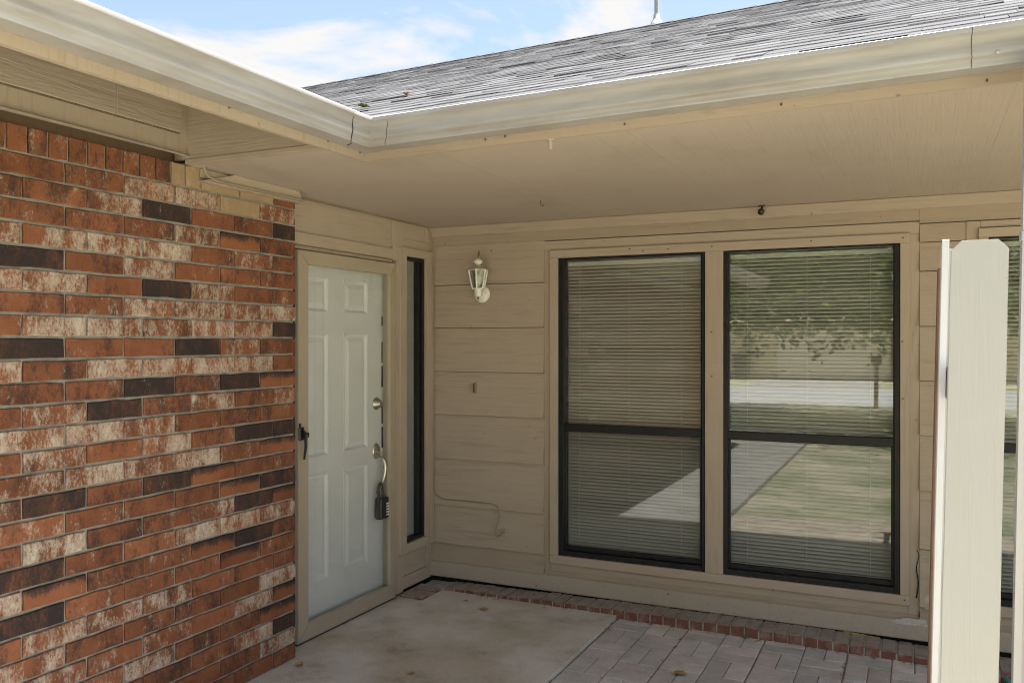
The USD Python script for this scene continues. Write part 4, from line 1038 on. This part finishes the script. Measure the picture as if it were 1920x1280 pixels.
def leaf(p, s, rot, m_, label, lift=0.006, curl=0.25):
    n = 9; V = []; 
    for i in range(n):
        t = i / (n - 1); w = 0.42 * math.sin(math.pi * t ** 0.8) * (1 + 0.25 * math.sin(t * 19 + rot * 3))
        for sgn in (-1, 0, 1):
            V.append(((t - 0.5) * s, sgn * w * s * 0.8, lift + curl * s * (abs(sgn) * w * 0.8 + 0.5 * (t - 0.5) ** 2) + 0.0015 * math.sin(t * 11 + sgn)))
    F = []
    for i in range(n - 1):
        for j in range(2):
            a = i * 3 + j; F += [[a, a + 3, a + 4], [a, a + 4, a + 1]]
    c, s2 = math.cos(rot), math.sin(rot); V = np.array(V); V[:, :2] = V[:, :2] @ np.array([[c, s2], [-s2, c]]); V += p
    m = trimesh.Trimesh(V, F, process=False)
    st = tube([V[1], V[1] + (V[1] - V[4]) * 1.6 + [0, 0, 0.001]], 0.0009, 5)
    return single('fallen_leaf', cat(m, st), m_, label, 'leaf', smooth=50)


ZP = -0.015
leaf(at(1276, 1264, z=ZP), 0.075, 0.4, M['leaf_dry'], 'curled tan leaf lying on the pavers', curl=0.3)
leaf(at(1397, 1194, z=ZP), 0.055, 2.4, M['leaf_green'], 'small green leaf at the border bricks')
leaf(at(1240, 1162, z=ZP), 0.05, 2.9, M['leaf_dry'], 'narrow brown leaf against the border bricks left of the green leaf')
leaf(at(1140, 1182, z=0.004), 0.05, 1.3, M['leaf_dry'], 'brown leaf stuck in the seam beside the concrete slab')
leaf(at(772, 1263, z=0.002), 0.04, 0.6, M['leaf_dry'], 'pale dry leaf on the concrete near the picture bottom')
leaf(at(562, 1246, z=0.002), 0.06, 2.1, M['leaf_dry'], 'dry leaf shred at the foot of the brick wall corner')
leaf(at(908, 1143, z=0.002), 0.06, 0.2, M['leaf_dry'], 'brown leaf scrap in the middle of the concrete slab')
leaf(at(875, 1127, z=0.002), 0.04, 0.9, M['leaf_dry'], 'tiny brown scrap on the slab nearest the border')
leaf(roof_hit(683, 207) + N_ * 0.01, 0.07, 0.8, M['leaf_green'], 'yellow green leaf lying on the shingles at the gutter corner', curl=0.5)
leaf(roof_hit(762, 183) + N_ * 0.01, 0.055, 2.0, M['leaf_dry'], 'pale yellow leaf on the shingles above the gutter', curl=0.5)

# ------------------------------------------------------------------ the street side, seen mirrored in the glass
M['stucco'] = simple('beige_siding', (0.70, 0.60, 0.42), 0.8, noise=0.06, scale=3)
M['garage'] = simple('beige_garage_door', (0.80, 0.73, 0.56), 0.6, noise=0.03, scale=2)
M['brown_brick'] = simple('brown_brickwork', (0.22, 0.12, 0.09), 0.9, noise=0.3, scale=12)
M['nroof'] = simple('dark_shingles', (0.045, 0.045, 0.042), 0.9, noise=0.3, scale=5)
nh = thing('neighbour_house', 'low beige house with a wide garage door across the street', 'house', (0, -34.5, 0))
part(nh, 'wall', bx(-12, 10, -41, -33.4, -0.1, 2.6, 0), M['stucco'])
part(nh, 'brick_pier', bx(1.95, 5.5, -33.39, -33.2, -0.1, 2.55, 0), M['brown_brick'])
gd = part(nh, 'garage_door', bx(-2.6, 1.9, -33.38, -33.3, 0.0, 2.15, 0.002), M['garage'])
for k in range(4): part(nh, 'door_panel', bx(-2.55, 1.85, -33.3, -33.285, 0.04 + k * 0.53, 0.53 + k * 0.53, 0.01), M['garage'])
rfp = [(-13, -32.6, 2.55), (11, -32.6, 2.55), (11, -37.5, 4.6), (-13, -37.5, 4.6), (-13, -42, 2.55), (11, -42, 2.55)]
part(nh, 'roof', trimesh.convex.convex_hull(np.array(rfp)), M['nroof'])
part(nh, 'fascia', bx(-13, 11, -32.58, -32.5, 2.4, 2.58, 0), M['stucco'])
wb = thing('wheelie_bin', 'dark grey wheelie bin before the beige house', 'bin', (-4.0, -32.8, 0))
part(wb, 'body', trimesh.convex.convex_hull(np.array([(-4.25, -33.05, 0.02), (-3.75, -33.05, 0.02), (-3.75, -32.6, 0.02), (-4.25, -32.6, 0.02), (-4.32, -33.1, 1.0), (-3.68, -33.1, 1.0), (-3.68, -32.5, 1.0), (-4.32, -32.5, 1.0)])), M['black'])
part(wb, 'lid', bx(-4.38, -3.62, -33.15, -32.45, 1.0, 1.07, 0.02), M['black'])
mb = thing('mailbox', 'dark mailbox on a post by the street', 'mailbox', (1.95, -17.8, -0.05))
part(mb, 'post', bx(1.90, 2.0, -17.85, -17.75, -0.06, 1.0, 0.004), M['brown_wood'])
part(mb, 'box', bx(1.82, 2.08, -18.0, -17.55, 1.0, 1.28, 0.05), M['black'])
tr = thing('shade_tree', 'leafy shade tree with drooping branches on the front lawn', 'tree', (6.2, -13.5, -0.05))
trunk = tube(smooth_path([(6.2, -13.5, -0.1), (6.1, -13.4, 1.2), (5.6, -13.2, 2.8), (4.6, -13.1, 4.4), (3.6, -13.0, 6.0)], 20), np.linspace(0.28, 0.1, 20), 10)
limbs = [trunk]
lv, lf = [], []
cl = nr.normal(0, 1, (260, 3)); cl /= np.linalg.norm(cl, axis=1)[:, None]
cc = np.array([2.2, -13.2, 5.4]) + cl * nr.uniform(0.35, 1, (260, 1)) ** 0.5 * np.array([6.0, 4.6, 2.6])
for c in cc[::6]:
    limbs.append(tube(smooth_path([(4.6, -13.1, 4.4), (np.array([4.6, -13.1, 4.4]) + c) / 2 + [0, 0, 0.5], c], 8), np.linspace(0.06, 0.012, 8), 5))
extra = np.c_[nr.uniform(-4, 5.5, 260), nr.uniform(-15.5, -10.5, 260), 2.1 + 2.5 * nr.uniform(0, 1, 260) ** 1.3]
for c in np.vstack([cc, extra]):
    k = 95; q = c + nr.normal(0, 1, (k, 3)) * [0.55, 0.55, 0.35]
    d = nr.normal(0, 1, (k, 3)); d[:, 2] -= 0.4; d /= np.linalg.norm(d, axis=1)[:, None]
    e = np.cross(d, nr.normal(0, 1, (k, 3))); e /= np.linalg.norm(e, axis=1)[:, None]
    L = nr.uniform(0.10, 0.21, (k, 1)); b = len(lv) * 4
    for a in range(k):
        n0 = len(lv); lv += [q[a], q[a] + d[a] * L[a] * 0.5 + e[a] * L[a] * 0.28, q[a] + d[a] * L[a], q[a] + d[a] * L[a] * 0.5 - e[a] * L[a] * 0.28]; lf += [[n0, n0 + 1, n0 + 2], [n0, n0 + 2, n0 + 3]]
M['foliage'] = mat('tree_foliage', {'g': ('geometry', {}), 'r': ('rgb_ramp', {'ramp': [(0, (0.035, 0.075, 0.018)), (0.5, (0.07, 0.13, 0.03)), (1, (0.17, 0.24, 0.05))]}), 'p': ('principled_bsdf', {'roughness': 0.5}), 't': ('translucent_bsdf', {'color': (0.24, 0.36, 0.07)}), 'x': ('mix_closure', {'fac': 0.35})},
                   [('g.random_per_island', 'r.fac'), ('r.color', 'p.base_color'), ('p.BSDF', 'x.closure1'), ('t.BSDF', 'x.closure2')], surface='x.closure')
part(tr, 'trunk', cat(*limbs), M['brown_wood'], smooth=40)
part(tr, 'crown', trimesh.Trimesh(lv, lf, process=False), M['foliage'])

bt = thing('tall_tree', 'row of tall dense green trees behind the neighbouring house', 'tree', (0, -50, -0.05))
BV, BF = [], []
for c in np.c_[nr.uniform(-26, 24, 330), nr.uniform(-54, -46, 330), nr.uniform(1.5, 13, 330)]:
    k = 26; q = c + nr.normal(0, 1, (k, 3)) * [1.5, 1.2, 1.1]
    d = nr.normal(0, 1, (k, 3)); d /= np.linalg.norm(d, axis=1)[:, None]
    e = np.cross(d, nr.normal(0, 1, (k, 3))); e /= np.linalg.norm(e, axis=1)[:, None]
    for a in range(k):
        n0 = len(BV); L = nr.uniform(0.6, 1.2); BV += [q[a], q[a] + d[a] * L * .5 + e[a] * L * .35, q[a] + d[a] * L, q[a] + d[a] * L * .5 - e[a] * L * .35]; BF += [[n0, n0 + 1, n0 + 2], [n0, n0 + 2, n0 + 3]]
part(bt, 'crown', trimesh.Trimesh(BV, BF, process=False), M['foliage'])
part(bt, 'trunk', cat(*[tube([(x, -50, -0.1), (x + 0.3, -50, 7)], [0.4, 0.2], 8) for x in (-20, -9, 1, 12, 21)]), M['brown_wood'])

# weathered foot of the wall at the right: cracks and bare patches where the paint has peeled
cr = thing('wall_crack', 'dark open crack in the rotten siding beside the right window', 'crack', (2.87, -0.02, 0.3))
for pts in ([(1719, 1030), (1723, 1040), (1719, 1065), (1722, 1090), (1719, 1120)], [(1724, 1145), (1724, 1165), (1721, 1188), (1712, 1192)], [(1722, 1028), (1738, 1026), (1748, 1027)]):
    q = [at(a + rng.uniform(-1, 1), b, y=-0.012) for a, b in pts]
    part(cr, 'crack', tube(smooth_path(q, 14), np.linspace(0.0022, 0.0035, 14), 5), M['dark_gap'])


def patch(poly_px, y, m_, label):
    P = np.array([at(a, b, y=y) for a, b in poly_px])
    from shapely.geometry import Polygon as Pg
    pg = Pg(P[:, [0, 2]])
    pts = []
    ring = pg.exterior
    for t in np.linspace(0, 1, 46)[:-1]:
        p = ring.interpolate(t, normalized=True); pts.append((p.x + nr.normal(0, .0022), p.y + nr.normal(0, .0016)))
    return single('peeled_paint', extr(max(getattr(Pg(pts).buffer(0), 'geoms', [Pg(pts).buffer(0)]), key=lambda q: q.area), 0.0009, ((0, y, 0), (1, 0, 0), (0, 0, 1), (0, -1, 0))), m_, label, 'paint patch')


M['bare'] = simple('bare_grey_primer', (0.46, 0.43, 0.39), 0.9, noise=0.25, scale=90, bump=0.08)
patch([(1668, 1162), (1695, 1157), (1738, 1162), (1740, 1174), (1705, 1171), (1680, 1168)], -0.0285, M['bare'], 'white peeled paint patch on the baseboard by the fence')
patch([(1733, 1122), (1742, 1112), (1744, 1140), (1736, 1142)], -0.0165, M['bare'], 'small white peeled patch on the siding above the baseboard by the fence')
patch([(1570, 1180), (1640, 1192), (1652, 1196), (1600, 1188)], -0.0285, M['leaf_dry'], 'rusty brown stain along the lower edge of the baseboard')
# litter along the wall foot
LV = []
for k in range(70):
    x = rng.uniform(0.1, 2.9); p = np.array([x, np.interp(x, [0, 1.2, 2.9], [-0.19, -0.2, -0.235]) - abs(rng.gauss(0, 0.012)), -0.012 if x > 1.27 else 0.002])
    if rng.random() < 0.35: p = np.array([x, rng.uniform(-0.06, -0.03), np.interp(x, [0.1, 0.6, 1.2, 2.4, 2.9], [0.026, 0.036, 0.044, 0.044, 0.022])])
    a = rng.uniform(0, 6.28); L = rng.uniform(0.008, 0.035); d = np.array([math.cos(a), math.sin(a), rng.uniform(0, 0.15)]) * L
    LV.append(tube([p, p + d * 0.5 + [0, 0, 0.002], p + d], rng.uniform(0.0008, 0.0022), 4))
for k in range(40):
    i, j = rng.randrange(7), rng.randrange(6)
    p = np.array([1.27 + i * PW + rng.gauss(0, 0.006), -0.13 - j * PL - rng.uniform(0, PL), -0.018]); a = rng.uniform(0, 6.28); L = rng.uniform(0.005, 0.02)
    LV.append(tube([p, p + [math.cos(a) * L, math.sin(a) * L, 0.003]], rng.uniform(0.001, 0.0025), 4))
single('dry_litter', cat(*LV), M['rust'], 'scattered dry twigs and crumbs along the wall foot and paver joints', 'litter', kind='stuff')
